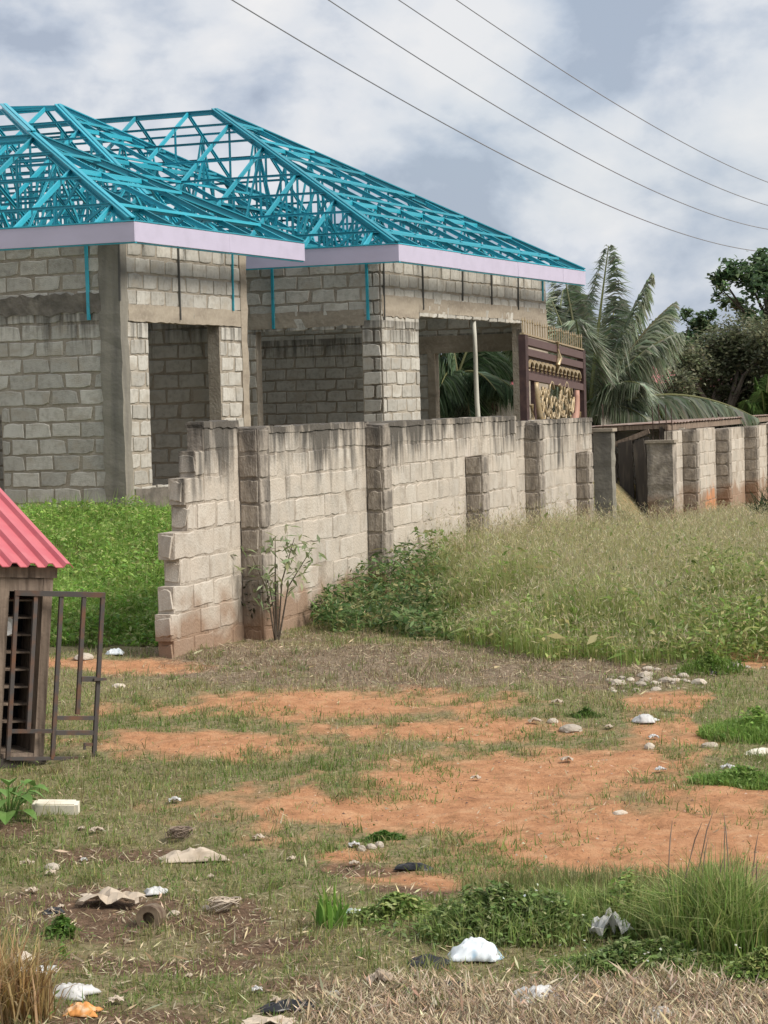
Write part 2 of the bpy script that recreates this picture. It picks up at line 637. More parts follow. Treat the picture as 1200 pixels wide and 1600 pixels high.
BLOCKS = {}


def blockset(m):
    if m.name not in BLOCKS:
        BLOCKS[m.name] = [block_mesh(i * 13 + 5, m, bev=.007 if m.name.startswith('old_wall_block') else .008) for i in range(12)]
    return BLOCKS[m.name]


def wall_core(parent, name, p0, d, n, L, z0, z1, t, holes, m, starts=None):
    """slab with rectangular openings; face plane through p0, body behind it (-n)"""
    ss = sorted({0.0, L, *[h[0] for h in holes], *[h[1] for h in holes]})
    zs = sorted({z0, z1, *[h[2] for h in holes], *[h[3] for h in holes]})
    ss = [s for s in ss if -9 <= s <= L]
    zs = [z for z in zs if z0 <= z <= z1]

    def solid(i, j):
        if i < 0 or j < 0 or i >= len(ss) - 1 or j >= len(zs) - 1:
            return False
        s, z = (ss[i] + ss[i + 1]) / 2, (zs[j] + zs[j + 1]) / 2
        return not any(h[0] < s < h[1] and h[2] < z < h[3] for h in holes)
    mb = MB()

    def P(s, z, b):
        q = p0 + d * s - n * (t if b else 0)
        return Vector((q.x, q.y, z))
    for i in range(len(ss) - 1):
        for j in range(len(zs) - 1):
            if not solid(i, j):
                continue
            a, b, c, e_ = ss[i], ss[i + 1], zs[j], zs[j + 1]
            mb.quad(P(a, c, 0), P(b, c, 0), P(b, e_, 0), P(a, e_, 0))
            mb.quad(P(b, c, 1), P(a, c, 1), P(a, e_, 1), P(b, e_, 1))
            if not solid(i - 1, j):
                mb.quad(P(a, c, 1), P(a, c, 0), P(a, e_, 0), P(a, e_, 1))
            if not solid(i + 1, j):
                mb.quad(P(b, c, 0), P(b, c, 1), P(b, e_, 1), P(b, e_, 0))
            if not solid(i, j + 1):
                mb.quad(P(a, e_, 0), P(b, e_, 0), P(b, e_, 1), P(a, e_, 1))
            if not solid(i, j - 1):
                mb.quad(P(a, c, 1), P(b, c, 1), P(b, c, 0), P(a, c, 0))
    return mb.build(name, m, parent, loc=P(0, z0, 0))


def blocks(parent, p0, d, n, L, z0, z1, holes, m, blen=0.46, ch=0.235, off=0.0, proud=0.014, seed=1, s0=0.0,
           starts=None, stuff=None, gap=0.030):
    """courses laid from the top down; every block its own object under parent"""
    r = random.Random(seed)
    ms = blockset(m)
    rows = int(math.ceil((z1 - z0) / ch))
    rotz = math.atan2(n.y, n.x) - math.pi / 2
    cnt = 0
    acc_v, acc_f, nv = [], [], 0
    for k in range(rows):
        zt = z1 - k * ch
        zb = max(zt - ch, z0)
        if zt - zb < 0.06:
            continue
        zm = (zt + zb) / 2
        st = s0 if starts is None else starts[min(k, len(starts) - 1)]
        cuts = sorted((h[0], h[1]) for h in holes if h[2] < zm < h[3])
        s = st - (off + (0.5 * blen if k % 2 else 0)) % blen
        while s < L:
            a, b = max(s, st), min(s + blen, L)
            s += blen
            for h in cuts:
                if h[0] <= a and h[1] >= b:
                    a = b
                elif h[0] <= a < h[1]:
                    a = h[1]
                elif h[0] < b <= h[1]:
                    b = h[0]
                elif a < h[0] and h[1] < b:
                    b = h[0]
            if b - a < 0.075:
                continue
            mid = (a + b) / 2
            q = p0 + d * mid + n * (proud - 0.06 + r.uniform(-.006, .006))
            me = r.choice(ms)
            loc = Vector((q.x, q.y, zm + r.uniform(-.006, .006)))
            rot = (r.uniform(-.008, .008), r.uniform(-.012, .012), rotz + r.uniform(-.006, .006))
            scl = ((b - a - gap + r.uniform(-.012, .008)) / 0.44, 1, ((zt - zb) - gap - .003 + r.uniform(-.012, .008)) / 0.205)
            cnt += 1
            if stuff:
                mw = Matrix.LocRotScale(loc, Euler(rot), Vector(scl))
                acc_v += [tuple(mw @ v.co) for v in me.vertices]
                acc_f += [tuple(i + nv for i in pl.vertices) for pl in me.polygons]
                nv += len(me.vertices)
                continue
            o = bpy.data.objects.new('block', me)
            link(o, parent, loc)
            o.rotation_euler = rot
            o.scale = scl
    if stuff and acc_v:
        me = bpy.data.meshes.new('blocks')
        lw = WL[parent.name]
        me.from_pydata([(v[0] - lw.x, v[1] - lw.y, v[2] - lw.z) for v in acc_v], [], acc_f)
        me.materials.append(m)
        me.update()
        tag(obj(stuff, me, parent, lw), kind='stuff')
    return cnt


def rough_slab(name, p0, d, n, L, z0, z1, proud, depth, m, parent, edge=0.012, seed=3, step=0.09):
    """cast or plastered strip with uneven edges, face standing `proud` of the plane through p0"""
    r = random.Random(seed)
    k = max(2, int(L / step))
    kz = max(2, int((z1 - z0) / 0.16))
    mb = MB()
    G = []
    for i in range(k + 1):
        row = []
        for j in range(kz + 1):
            s_, z = L * i / k, z0 + (z1 - z0) * j / kz
            if j in (0, kz):
                z += r.uniform(-edge, edge)
            if i in (0, k):
                s_ += r.uniform(-edge, edge) * 0.6
            q = p0 + d * s_ + n * (proud + r.uniform(-.004, .004))
            row.append(Vector((q.x, q.y, z)))
        G.append(row)
    for i in range(k):
        for j in range(kz):
            mb.quad(G[i][j], G[i + 1][j], G[i + 1][j + 1], G[i][j + 1])
    back = -n * (depth + proud)
    for i in range(k):
        for j in (0, kz):
            mb.quad(G[i][j], G[i + 1][j], G[i + 1][j] + back, G[i][j] + back)
    for j in range(kz):
        for i in (0, k):
            mb.quad(G[i][j], G[i][j + 1], G[i][j + 1] + back, G[i][j] + back)
    return mb.build(name, m, parent, loc=G[0][0])


#STRUCTURE
# ================================================================ GROUND
def ellipse(px, py, cx, cy, rx, ry, ns=None, soft=0.75):
    d = np.sqrt(((px - cx) / rx) ** 2 + ((py - cy) / ry) ** 2)
    if ns is not None:
        d = d + (ns - 0.5) * 1.1
    return 1 - smooth(d, 1 - soft, 1 + soft)


def covers(x, y):
    """bare laterite, dry brown cover, dark soil and tall-grass weights of a spot on the ground"""
    P = np.stack([x, y, np.where(y < 21, -(21 - y) * 0.035, 0) * np.ones_like(x)], 1)
    px, py = project(P)
    ns = .55 * fbm(x * 1.5, y * 0.8, 21, 4) + .45 * fbm(x * 5.5, y * 3.2, 27, 4)
    ns = .5 + (ns - .5) * 2.3
    dirt = np.zeros_like(x)
    for c in ((1040, 1300, 400, 70), (760, 1262, 330, 40), (590, 1265, 190, 26), (905, 1195, 260, 30), (1130, 1140, 150, 30),
              (520, 1106, 260, 22), (300, 1163, 150, 18), (700, 1140, 200, 16), (1080, 1098, 130, 14), (1190, 1035, 60, 14),
              (650, 1378, 80, 12), (560, 1335, 60, 10), (180, 1040, 130, 9), (780, 1225, 260, 22), (1150, 1250, 200, 60),
              (40, 1040, 90, 10)):
        dirt = np.maximum(dirt, ellipse(px, py, *c, ns=ns))
    for c in ((1190, 1128, 95, 50), (1165, 1208, 95, 30)):
        dirt = dirt * (1 - ellipse(px, py, *c, ns=ns, soft=0.25))
    dry = np.zeros_like(x)
    for c in ((560, 1035, 330, 36), (880, 1050, 200, 26), (330, 1040, 120, 16), (900, 1585, 420, 36), (1120, 1595, 200, 50), (600, 1605, 200, 30)):
        dry = np.maximum(dry, ellipse(px, py, *c, ns=ns))
    soil = np.zeros_like(x)
    for c in ((140, 1415, 190, 32), (90, 1450, 150, 26), (360, 1440, 110, 26), (230, 1590, 160, 26), (560, 1360, 70, 14), (30, 1300, 60, 14), (260, 1510, 260, 16), (430, 1480, 110, 14), (160, 1335, 120, 12), (470, 1545, 90, 16), (640, 1395, 80, 10)):
        soil = np.maximum(soil, ellipse(px, py, *c, ns=ns))
    return px, py, dirt, dry, soil, ns


rr = np.concatenate([np.linspace(-3, -0.5, 26)[:-1], np.linspace(-0.5, -0.2, 31)[:-1], np.linspace(-0.2, 0.2, 341)[:-1],
                     np.linspace(0.2, 0.5, 31)[:-1], np.linspace(0.5, 3, 26)])
dd = np.concatenate([np.linspace(2, 8.5, 14)[:-1], np.linspace(8.5, 24, 460)[:-1], np.linspace(24, 60, 150)[:-1], np.geomspace(60, 900, 50)])
DD, RR = np.meshgrid(dd, rr, indexing='ij')
gx, gy = (DD * RR).ravel(), DD.ravel()
gz = zg(gx, gy)
px_, py_, wd, wy, ws, _ = covers(gx, gy)
wd = np.where(gy > 24, 0.15, wd)
me = mesh_np('ground', np.stack([gx, gy, gz], 1),
             [(lambda i, j: np.stack([i * len(rr) + j, i * len(rr) + j + 1, (i + 1) * len(rr) + j + 1, (i + 1) * len(rr) + j], 1))(
                 *[q.ravel() for q in np.meshgrid(np.arange(len(dd) - 1), np.arange(len(rr) - 1), indexing='ij')])],
             col=np.stack([wd, wy, ws], 1), smooth_=True)
gm = bpy.data.materials.new('ground_cover')
gm.use_nodes = True
t = gm.node_tree
b = t.nodes['Principled BSDF']
b.inputs['Roughness'].default_value = 0.95
b.inputs['Specular IOR Level'].default_value = 0.15
at_ = t.nodes.new('ShaderNodeAttribute')
at_.attribute_name = 'Col'
sp = t.nodes.new('ShaderNodeSeparateColor')
t.links.new(at_.outputs['Color'], sp.inputs[0])
geo = t.nodes.new('ShaderNodeNewGeometry')


def gnoise(scale, det=6, rough=0.6):
    n = t.nodes.new('ShaderNodeTexNoise')
    n.inputs['Detail'].default_value = det
    n.inputs['Roughness'].default_value = rough
    n.inputs['Scale'].default_value = scale
    t.links.new(geo.outputs['Position'], n.inputs['Vector'])
    return n.outputs[0]


def gramp(v, stops):
    r_ = t.nodes.new('ShaderNodeValToRGB')
    el = r_.color_ramp.elements
    el[0].position, el[0].color = stops[0][0], (*stops[0][1], 1)
    el[1].position, el[1].color = stops[-1][0], (*stops[-1][1], 1)
    for p_, c_ in stops[1:-1]:
        q_ = el.new(p_)
        q_.color = (*c_, 1)
    t.links.new(v, r_.inputs[0])
    return r_.outputs[0]


def gmix(f, a, c):
    n = t.nodes.new('ShaderNodeMix')
    n.data_type = 'RGBA'
    t.links.new(f, n.inputs[0])
    t.links.new(a, n.inputs[6])
    t.links.new(c, n.inputs[7])
    return n.outputs[2]


def gmask(w, nz, lo, hi):
    a = t.nodes.new('ShaderNodeMath')
    a.operation = 'ADD'
    t.links.new(w, a.inputs[0])
    m_ = t.nodes.new('ShaderNodeMath')
    m_.operation = 'MULTIPLY_ADD'
    t.links.new(nz, m_.inputs[0])
    m_.inputs[1].default_value = 1.1
    m_.inputs[2].default_value = -0.55
    t.links.new(m_.outputs[0], a.inputs[1])
    r_ = t.nodes.new('ShaderNodeMapRange')
    r_.inputs[1].default_value, r_.inputs[2].default_value = lo, hi
    t.links.new(a.outputs[0], r_.inputs[0])
    return r_.outputs[0]


fine, mid, wide = gnoise(28, 8, 0.7), gnoise(7, 8), gnoise(2.2, 6)
c_grass = gramp(fine, [(0.3, (0.11, 0.095, 0.046)), (0.5, (0.225, 0.195, 0.10)), (0.7, (0.36, 0.305, 0.185))])
c_dry = gramp(fine, [(0.3, (0.12, 0.085, 0.055)), (0.5, (0.23, 0.175, 0.12)), (0.72, (0.34, 0.27, 0.19))])
c_soil = gramp(fine, [(0.3, (0.07, 0.045, 0.03)), (0.5, (0.15, 0.095, 0.06)), (0.72, (0.25, 0.165, 0.11))])
c_dirt = gramp(mid, [(0.28, (0.34, 0.165, 0.082)), (0.5, (0.48, 0.240, 0.122)), (0.72, (0.56, 0.325, 0.18))])
c_dirt = gmix(gramp(fine, [(0.30, (0.9,) * 3), (0.42, (0,) * 3)]), c_dirt, gramp(mid, [(0.3, (0.17, 0.085, 0.05)), (0.7, (0.24, 0.13, 0.075))]))
col = gmix(gmask(sp.outputs[1], mid, 0.35, 0.75), c_grass, c_dry)
col = gmix(gmask(sp.outputs[2], mid, 0.35, 0.75), col, c_soil)
col = gmix(gmask(sp.outputs[0], mid, 0.12, 0.82), col, c_dirt)
t.links.new(col, b.inputs['Base Color'])
bp = t.nodes.new('ShaderNodeBump')
bp.inputs['Strength'].default_value = 0.9
bp.inputs['Distance'].default_value = 0.03
t.links.new(fine, bp.inputs['Height'])
t.links.new(bp.outputs[0], b.inputs['Normal'])
me.materials.append(gm)
tag(obj('ground', me), kind='structure')

# ================================================================ UNFINISHED HOUSE
HA = 0.385
HU = Vector((-math.cos(HA), math.sin(HA), 0))
HV = Vector((math.sin(HA), math.cos(HA), 0))
_f1 = at(208, 346, 33.0)
HO = Vector((_f1.x, _f1.y, 0))
ZE = _f1.z                                        # top of the fascia
ZF = at(208, 377, 33.0).z                         # its underside


def hp(u, v, z):
    q = HO + HU * u + HV * v
    return Vector((q.x, q.y, z))


def uv(P):
    d = Vector((P.x - HO.x, P.y - HO.y, 0))
    return d.dot(HU), d.dot(HV)


def on_v(px, py, v):
    P = on_plane(px, py, hp(0, v, 0), HV)
    return uv(P)[0], P.z


def on_u(px, py, u):
    P = on_plane(px, py, hp(u, 0, 0), HU)
    return uv(P)[1], P.z


def at_z(px, py, z):
    d = ray(px, py)
    return Vector((0, 0, EYE)) + d * ((z - EYE) / d.z)


U2, V2 = uv(at_z(621, 382, ZE))
V1B = uv(at_z(467, 381.5, ZE))[1]
V3 = V2 + 10.6
FLOOR = 0.66
WT = ZF + 0.10
OV = 0.55
house = empty('unfinished_house', hp(OV, OV, FLOOR), 'unfinished grey block house with bare teal steel roof frame and lilac fascia', 'house')


def hwall(name, u, v, d, n, L, z0, z1, holes, seed, off=0.0, stuff=None, thick=0.2, m=None, vis=None, zvis=None):
    p0 = hp(u, v, 0)
    core = wall_core(house, name, p0, d, n, L, z0, z1, thick, holes, M_MORTAR)
    blocks(core, p0, d, n, L if vis is None else vis, z0 if zvis is None else zvis, z1, holes, m or M_BLOCK, seed=seed, off=off, stuff=stuff)
    return core


# bay, street side
c_u0 = on_v(4, 700, OV)[0]
zb1, zb0 = on_v(80, 461, OV)[1], on_v(80, 492, OV)[1]
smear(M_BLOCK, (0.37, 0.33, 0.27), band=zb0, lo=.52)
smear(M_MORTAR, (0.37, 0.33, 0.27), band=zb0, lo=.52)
hw = hwall('front_wall', OV, OV, HU, -HV, 8.0, 0.25, WT,
           [(c_u0 - OV, c_u0 - OV + 1.3, 0.9, on_v(4, 648, OV)[1]), (-9, 8.1, zb0, zb1)][:1], 11, vis=2.7, zvis=.5)
rough_slab('lintel_band', hp(OV + 0.30, OV, 0), HU, -HV, 7.6, zb0, zb1, 0.03, 0.05, M_BAND, house, edge=0.03, seed=4)
# bay, plot side
v_a, v_b, v_e = on_u(233, 600, OV)[0], on_u(344.5, 600, OV)[0], on_u(385, 560, OV)[0]
z_o1, z_o0 = on_u(290, 505, OV)[1], on_u(236, 762, OV)[1]
zl1 = on_u(270, 479, OV)[1]
hw = hwall('side_wall', OV, OV, HV, -HU, v_e - OV, 0.25, WT, [(v_a - OV, v_b - OV, z_o0, z_o1)], 12, off=0.2, zvis=.5)
rough_slab('lintel', hp(OV, OV + 0.22, 0), HV, -HU, v_e - OV - 0.24, z_o1 - 0.01, zl1, 0.022, 0.12, M_CONC, house, edge=0.008, seed=5)
# corner and end columns
mb = MB()
CW = 0.31
for (ua, va, ub, vb, mm, nm) in ((OV - .025, OV - .027, OV + CW, OV + .2, M_COLUMN, 'corner_column'),
                                 (OV - .028, v_e - .20, OV + .2, v_e + .02, M_CONC, 'end_column')):
    mb = MB()
    zs_ = np.linspace(0.25, WT - 0.02, 26)
    r_ = random.Random(9)
    prev = None
    for z in zs_:
        j = lambda: r_.uniform(-.008, .008)
        cur = [hp(ua + j(), va + j(), z), hp(ub + j() * 2.5, va + j(), z), hp(ub + j(), vb + j(), z), hp(ua + j(), vb + j() * 2.5, z)]
        if prev:
            for k in range(4):
                mb.quad(prev[k], prev[(k + 1) % 4], cur[(k + 1) % 4], cur[k])
        prev = cur
    mb.quad(*prev)
    mb.build(nm, mm, house)
# bay, inner back wall
hwall('back_wall', OV + 0.2, v_e - 0.42, HU, -HV, 6.5, 0.25, WT, [], 13, off=0.13, stuff='blocks')
# porch front
VW = V2 + OV
UW = U2 + OV
uo1, uo0 = on_v(402, 590, VW)[0], on_v(567, 590, VW)[0]
zq0, zq1 = on_v(480, 511, VW)[1], on_v(480, 487, VW)[1]
hwall('porch_front_wall', UW, VW, HU, -HV, 7.0, 0.25, WT, [(uo0 - UW, uo1 - UW, 0.3, zq0)], 14, off=0.1, vis=3.4, zvis=1.45)
rough_slab('lintel', hp(UW + 0.30, VW, 0), HU, -HV, 6.2, zq0 - 0.01, zq1, 0.02, 0.12, M_CONC, house, edge=0.008, seed=6)
# porch plot side
va2, vb2, ve2 = on_u(655.5, 590, UW)[0], on_u(815, 520, UW)[0], on_u(853, 480, UW)[0]
zr0, zr1 = on_u(735, 493.5, UW)[1], on_u(735, 472.5, UW)[1]
hwall('porch_side_wall', UW, VW, HV, -HU, ve2 - VW, 0.25, WT, [(va2 - VW, vb2 - VW, 0.3, zr0)], 15, off=0.3, zvis=1.45)
rough_slab('lintel', hp(UW, VW + 0.02, 0), HV, -HU, ve2 - VW - 0.05, zr0 - 0.01, zr1, 0.02, 0.12, M_CONC, house, edge=0.008, seed=7)
rough_slab('end_column', hp(UW, vb2 + 0.03, 0), HV, -HU, ve2 - vb2 - 0.03, 0.3, zr0 + 0.02, 0.024, 0.1, M_CONC, house, edge=0.01, seed=8)
rough_slab('pier_plaster', hp(UW, VW + 0.05, 0), HV, -HU, va2 - VW - 0.06, zr0 - 0.12, zr1 - 0.03, 0.026, 0.03, M_CONC, house, edge=0.02, seed=18)
# far wall of that room, seen through both openings
VB = ve2 - 0.22
ub0, ub1 = on_v(812, 600, VB)[0], on_v(681, 600, VB)[0]
zt0, zt1 = on_v(740, 549, VB)[1], on_v(740, 523, VB)[1]
hwall('far_wall', UW + 0.02, VB, HU, -HV, 9.0, 0.25, WT, [(ub0 - UW, ub1 - UW, 0.3, zt0)], 16, off=0.05, stuff='blocks')
rough_slab('lintel', hp(UW + 0.2, VB, 0), HU, -HV, ub1 - UW + .25, zt0 - 0.01, zt1, 0.02, 0.1, M_CONC, house, edge=0.008, seed=9)
rough_slab('column', hp(ub1, VB, 0), HU, -HV, 0.16, 0.3, zt0 - 0.01, 0.03, 0.2, M_CONC, house, edge=0.008, seed=10)
# unseen left wall, added to close off and darken the porch room
hwall('unseen_shade_wall', UW + 8.8, VW + 0.25, HV, -HU, VB - VW - 0.3, 0.25, WT, [], 17, stuff='blocks')
mb = MB()
mb.box(hp(OV + .1, OV + .1, 0.2), HU * 9, HV * (v_e - OV - .3), (0, 0, FLOOR - 0.2))
mb.box(hp(UW + .1, VW + .1, 0.2), HU * 9, HV * (VB - VW), (0, 0, FLOOR - 0.205))
mb.build('floor_slab', M_CONC, house)
for (ua_, va_, lu, lv) in ((OV + .22, OV + .22, 7.5, v_e - OV - .45), (UW + .22, VW + .22, 8.5, VB - VW - .25)):  # spaced boards added out of view under the roof frame to shade the rooms
    for k in range(0, int(lu / .5), 2):
        mb = MB()
        mb.box(hp(ua_ + k * .5, va_, WT - .06), HU * .494, HV * lv, (0, 0, .03))
        mb.build('unseen_shade_board', M_DARKWOOD, house)
# plinth
rough_slab('plinth', hp(OV, OV + .25, 0), HV, -HU, v_e - OV - .2, 0.25, z_o0, 0.03, 0.05, M_BAND, house, edge=0.01, seed=12)

# wooden prop in the side opening
pr = MB()
vp_, _ = on_u(738, 560, UW + 0.1)
ptop, pbot = hp(UW + 0.06, vp_, zr0 + 0.0), hp(UW + 0.02, on_u(743, 650, UW + 0.1)[0], FLOOR - 0.02)
pts = [ptop.lerp(pbot, k / 8) + Vector((0.008 * math.sin(k * 1.3), 0.006 * math.cos(k), 0)) for k in range(9)]
pr.tube(pts, [0.040, .041, .043, .045, .044, .047, .048, .05, .05], 8)
tag(pr.build('timber_prop', M_BAMBOO, None, loc=pbot, smooth_=True), 'pale peeled wooden pole propping the lintel of the wide side opening', 'prop')


# ---------------------------------------------------------------- steel roof frame
def channel():
    pr_ = [(-.5, -.5), (.5, -.5), (.5, -.34), (-.28, -.34), (-.28, .34), (.5, .34), (.5, .5), (-.5, .5)]
    v = [(x, a, b_) for x in (0, 1) for a, b_ in pr_]
    n = len(pr_)
    f = [(k, (k + 1) % n, n + (k + 1) % n, n + k) for k in range(n)]
    f += [tuple(range(n))[::-1], tuple(range(n, 2 * n))]
    me_ = bpy.data.meshes.new('channel')
    me_.from_pydata(v, [], f)
    me_.materials.append(M_TEAL)
    me_.update()
    return me_


CHAN = channel()
NM = {}


def member(name, p, q, w, h, parent, up=Vector((0, 0, 1))):
    p, q = Vector(p), Vector(q)
    d = q - p
    L = d.length
    if L < 0.08:
        return
    d.normalize()
    s_ = up.cross(d)
    if s_.length < 1e-3:
        s_ = HV.cross(d) if abs(d.dot(HV)) < .9 else HU.cross(d)
    s_.normalize()
    u_ = d.cross(s_)
    o = bpy.data.objects.new(name, CHAN)
    m_ = Matrix.Identity(3)
    for i, ax in enumerate((d, s_, u_)):
        for j in range(3):
            m_[j][i] = ax[j]
    link(o, parent, p)
    o.rotation_euler = m_.to_euler()
    o.scale = (L, w, h)
    NM[name] = NM.get(name, 0) + 1
    return o


PIT = None


def hip_roof(u0, u1, v0, v1, rise, parent, ua, step=1.2, dh=0.42, seed=1, joined=False):
    """hip-ended truss roof, ridge along HU, hip end at u0; ua = where the ridge starts"""
    jm = MB()

    def web(p, q, w, hh):
        if joined:
            if (Vector(q) - Vector(p)).length > .1:
                jm.bar(p, q, w, hh)
        else:
            member('web', p, q, w, hh, parent)
    half = (v1 - v0) / 2
    hl = ua - u0
    z0 = ZE - 0.02
    vm = (v0 + v1) / 2

    def h(u, v):
        return rise * min((u - u0) / hl, (v - v0) / half, (v1 - v) / half)

    def P(u, v, dz=0.0):
        return hp(u, v, z0 + h(u, v) + dz)

    def B(u, v):
        return hp(u, v, z0 - 0.12)
    member('ridge_beam', P(ua, vm), P(u1, vm), .06, .10, parent)
    for vv in (v0, v1):
        for off in (0, .07):
            member('hip_rafter', hp(u0 + off, vv, z0 + .03), P(ua, vm, .02) + HU * off, .06, .12, parent)
    # trusses across the span
    u = u0 + 0.6
    while u < u1 - 0.1:
        d = half * min((u - u0) / hl, 1.0)
        va_, vb_ = v0 + d, v1 - d
        member('bottom_chord', B(u, v0 + .05), B(u, v1 - .05), .04, .08, parent)
        member('top_chord', hp(u, v0, z0), P(u, va_), .036, .075, parent)
        member('top_chord', hp(u, v1, z0), P(u, vb_), .036, .075, parent)
        if vb_ - va_ > 0.2:
            member('top_chord', P(u, va_), P(u, vb_), .036, .075, parent)
        nn = max(4, int(round((v1 - v0) / 1.2)))
        for j in range(1, nn):
            v = v0 + (v1 - v0) * j / nn
            if h(u, v) > 0.25:
                web(B(u, v), P(u, v, -.03), .028, .044)
            if h(u, v) > 0.2:
                vn = v0 + (v1 - v0) * (j + (1 if v < vm else -1)) / nn
                web(B(u, vn) if (j % 2) else P(u, vn, -.03), P(u, v, -.03) if (j % 2) else B(u, v), .028, .044)
        u += step
    # jack trusses of the hip end
    v = v0 + step
    while v < v1 - 0.3:
        d = hl * min(v - v0, v1 - v) / half
        member('jack_rafter', hp(u0, v, z0), P(u0 + d, v), .036, .08, parent)
        member('bottom_chord', B(u0 + .05, v), B(u0 + max(d, 1.0), v), .04, .08, parent)
        uu = u0 + 1.0
        while uu < u0 + d - .1:
            web(B(uu, v), P(uu, v, -.03), .028, .044)
            web(B(uu + .9, v), P(uu, v, -.03), .028, .04)
            uu += 1.15
        v += step
    # purlins
    z = dh * 0.55
    while z < rise - 0.12:
        dv, du = z / rise * half, z / rise * hl
        up_ = .05
        member('purlin', P(u0 + du, v0 + dv, up_), P(u1, v0 + dv, up_), .036, .042, parent)
        member('purlin', P(u0 + du, v1 - dv, up_), P(u1, v1 - dv, up_), .036, .042, parent)
        member('purlin', P(u0 + du, v0 + dv, up_), P(u0 + du, v1 - dv, up_), .036, .042, parent)
        z += dh
    if joined:
        tag(jm.build('webs', M_TEAL, parent), kind='stuff')


# apex positions read from the photograph on each roof's own centre line
def apex_rise(px, py, vmid):
    u_, z = on_v(px, py, vmid)
    return u_, z - ZE


ap2 = apex_rise(341, 168, (V2 + V3) / 2)
ap1 = apex_rise(53, 207, V1B / 2)
print('U2,V2,V1B', U2, V2, V1B, 'apex2', ap2, U2 + (V3 - V2) / 2, 'apex1', ap1, V1B / 2, 'ZE', ZE, ZF)
V3F, _ = uv(at_z(919.5, 424, ZE))[1], 0
print('V3 est', V3F, 've2', ve2, 'VW', VW, 'va2', va2, vb2, 'v_e', v_e, v_a, v_b, 'c_u0', c_u0)

roofA = MB()
roofA.bar(hp(OV + .1, OV + .1, WT + .05), hp(8, OV + .1, WT + .05), .10, .08)
roofA.bar(hp(OV + .1, OV + .1, WT + .045), hp(OV + .1, v_e - .1, WT + .045), .10, .08)
roofA = roofA.build('roof_frame', M_TEAL, house)
hip_roof(0, 12.0, 0, V1B, ap1[1] - .05, roofA, ap1[0], seed=2, step=1.3, dh=0.50)
roofB = MB()
roofB.bar(hp(UW + .1, VW + .1, WT + .05), hp(6, VW + .1, WT + .05), .10, .08)
roofB.bar(hp(UW + .1, VW + .1, WT + .045), hp(UW + .1, ve2, WT + .045), .10, .08)
roofB = roofB.build('roof_frame', M_TEAL, house)
hip_roof(U2, 13.0, V2, V3F, ap2[1] - .08, roofB, ap2[0], seed=3, step=1.15)
roofC = MB()
roofC.bar(hp(2, 9.9, WT + .05), hp(12, 9.9, WT + .05), .10, .08)
roofC = roofC.build('roof_frame', M_TEAL, house)
VC = 10.3
ap3 = apex_rise(92, 160, VC)
HC = 5.5
print('apex3', ap3)
hip_roof(ap3[0] - HC, 15.0, VC - HC, VC + HC, ap3[1] - .08, roofC, ap3[0], seed=5, step=1.3, joined=True)
_pa = hp(ap1[0], V1B / 2, ZE + ap1[1] - .02)
_u, _z = on_v(8, 166, VC)
for off in (0, .09):
    member('hip_rafter', _pa + HU * off, hp(_u + off, VC, _z), .06, .12, roofA)
member('ridge_beam', hp(_u, VC, _z - .05), hp(ap3[0], VC, ZE + ap3[1] - .1), .05, .09, roofA)
print('members', NM, sum(NM.values()))


# fascia boards with a teal drip edge on top
def fascia(p, q, out_):
    L = (q - p).length
    dn = (q - p).normalized()
    s_ = 0.0
    rf = random.Random(int(L * 100))
    while s_ < L - .05:
        e_ = min(s_ + rf.uniform(2.7, 3.3), L)
        a = p + dn * s_
        d = dn * (e_ - s_ - (.006 if e_ < L else 0))
        dz, do = rf.uniform(-.005, .005), rf.uniform(-.004, .004)
        mb_ = MB()
        mb_.box(Vector((a.x, a.y, ZF + dz)) + out_ * do, d, out_ * 0.025, (0, 0, ZE - ZF))
        fb = mb_.build('fascia_board', M_FASCIA, house, loc=Vector((a.x, a.y, ZF)))
        m2 = MB()
        m2.box(Vector((a.x, a.y, ZE + .006 + dz)) - out_ * .04, d, out_ * 0.075, (0, 0, 0.018))
        m2.build('drip_edge', M_TEAL, fb)
        m3 = MB()
        m3.box(Vector((a.x, a.y, ZF - .022 + dz)) - out_ * .04, d, out_ * 0.045, (0, 0, 0.02))
        m3.build('edge_strip', M_TEAL, fb)
        s_ = e_


fascia(hp(-.028, 0, 0), hp(13, 0, 0), -HV)
fascia(hp(0, 0.003, 0), hp(0, V1B, 0), -HU)
fascia(hp(U2 - .028, V2, 0), hp(9, V2, 0), -HV)
fascia(hp(U2, V2 + .003, 0), hp(U2, V3F, 0), -HU)

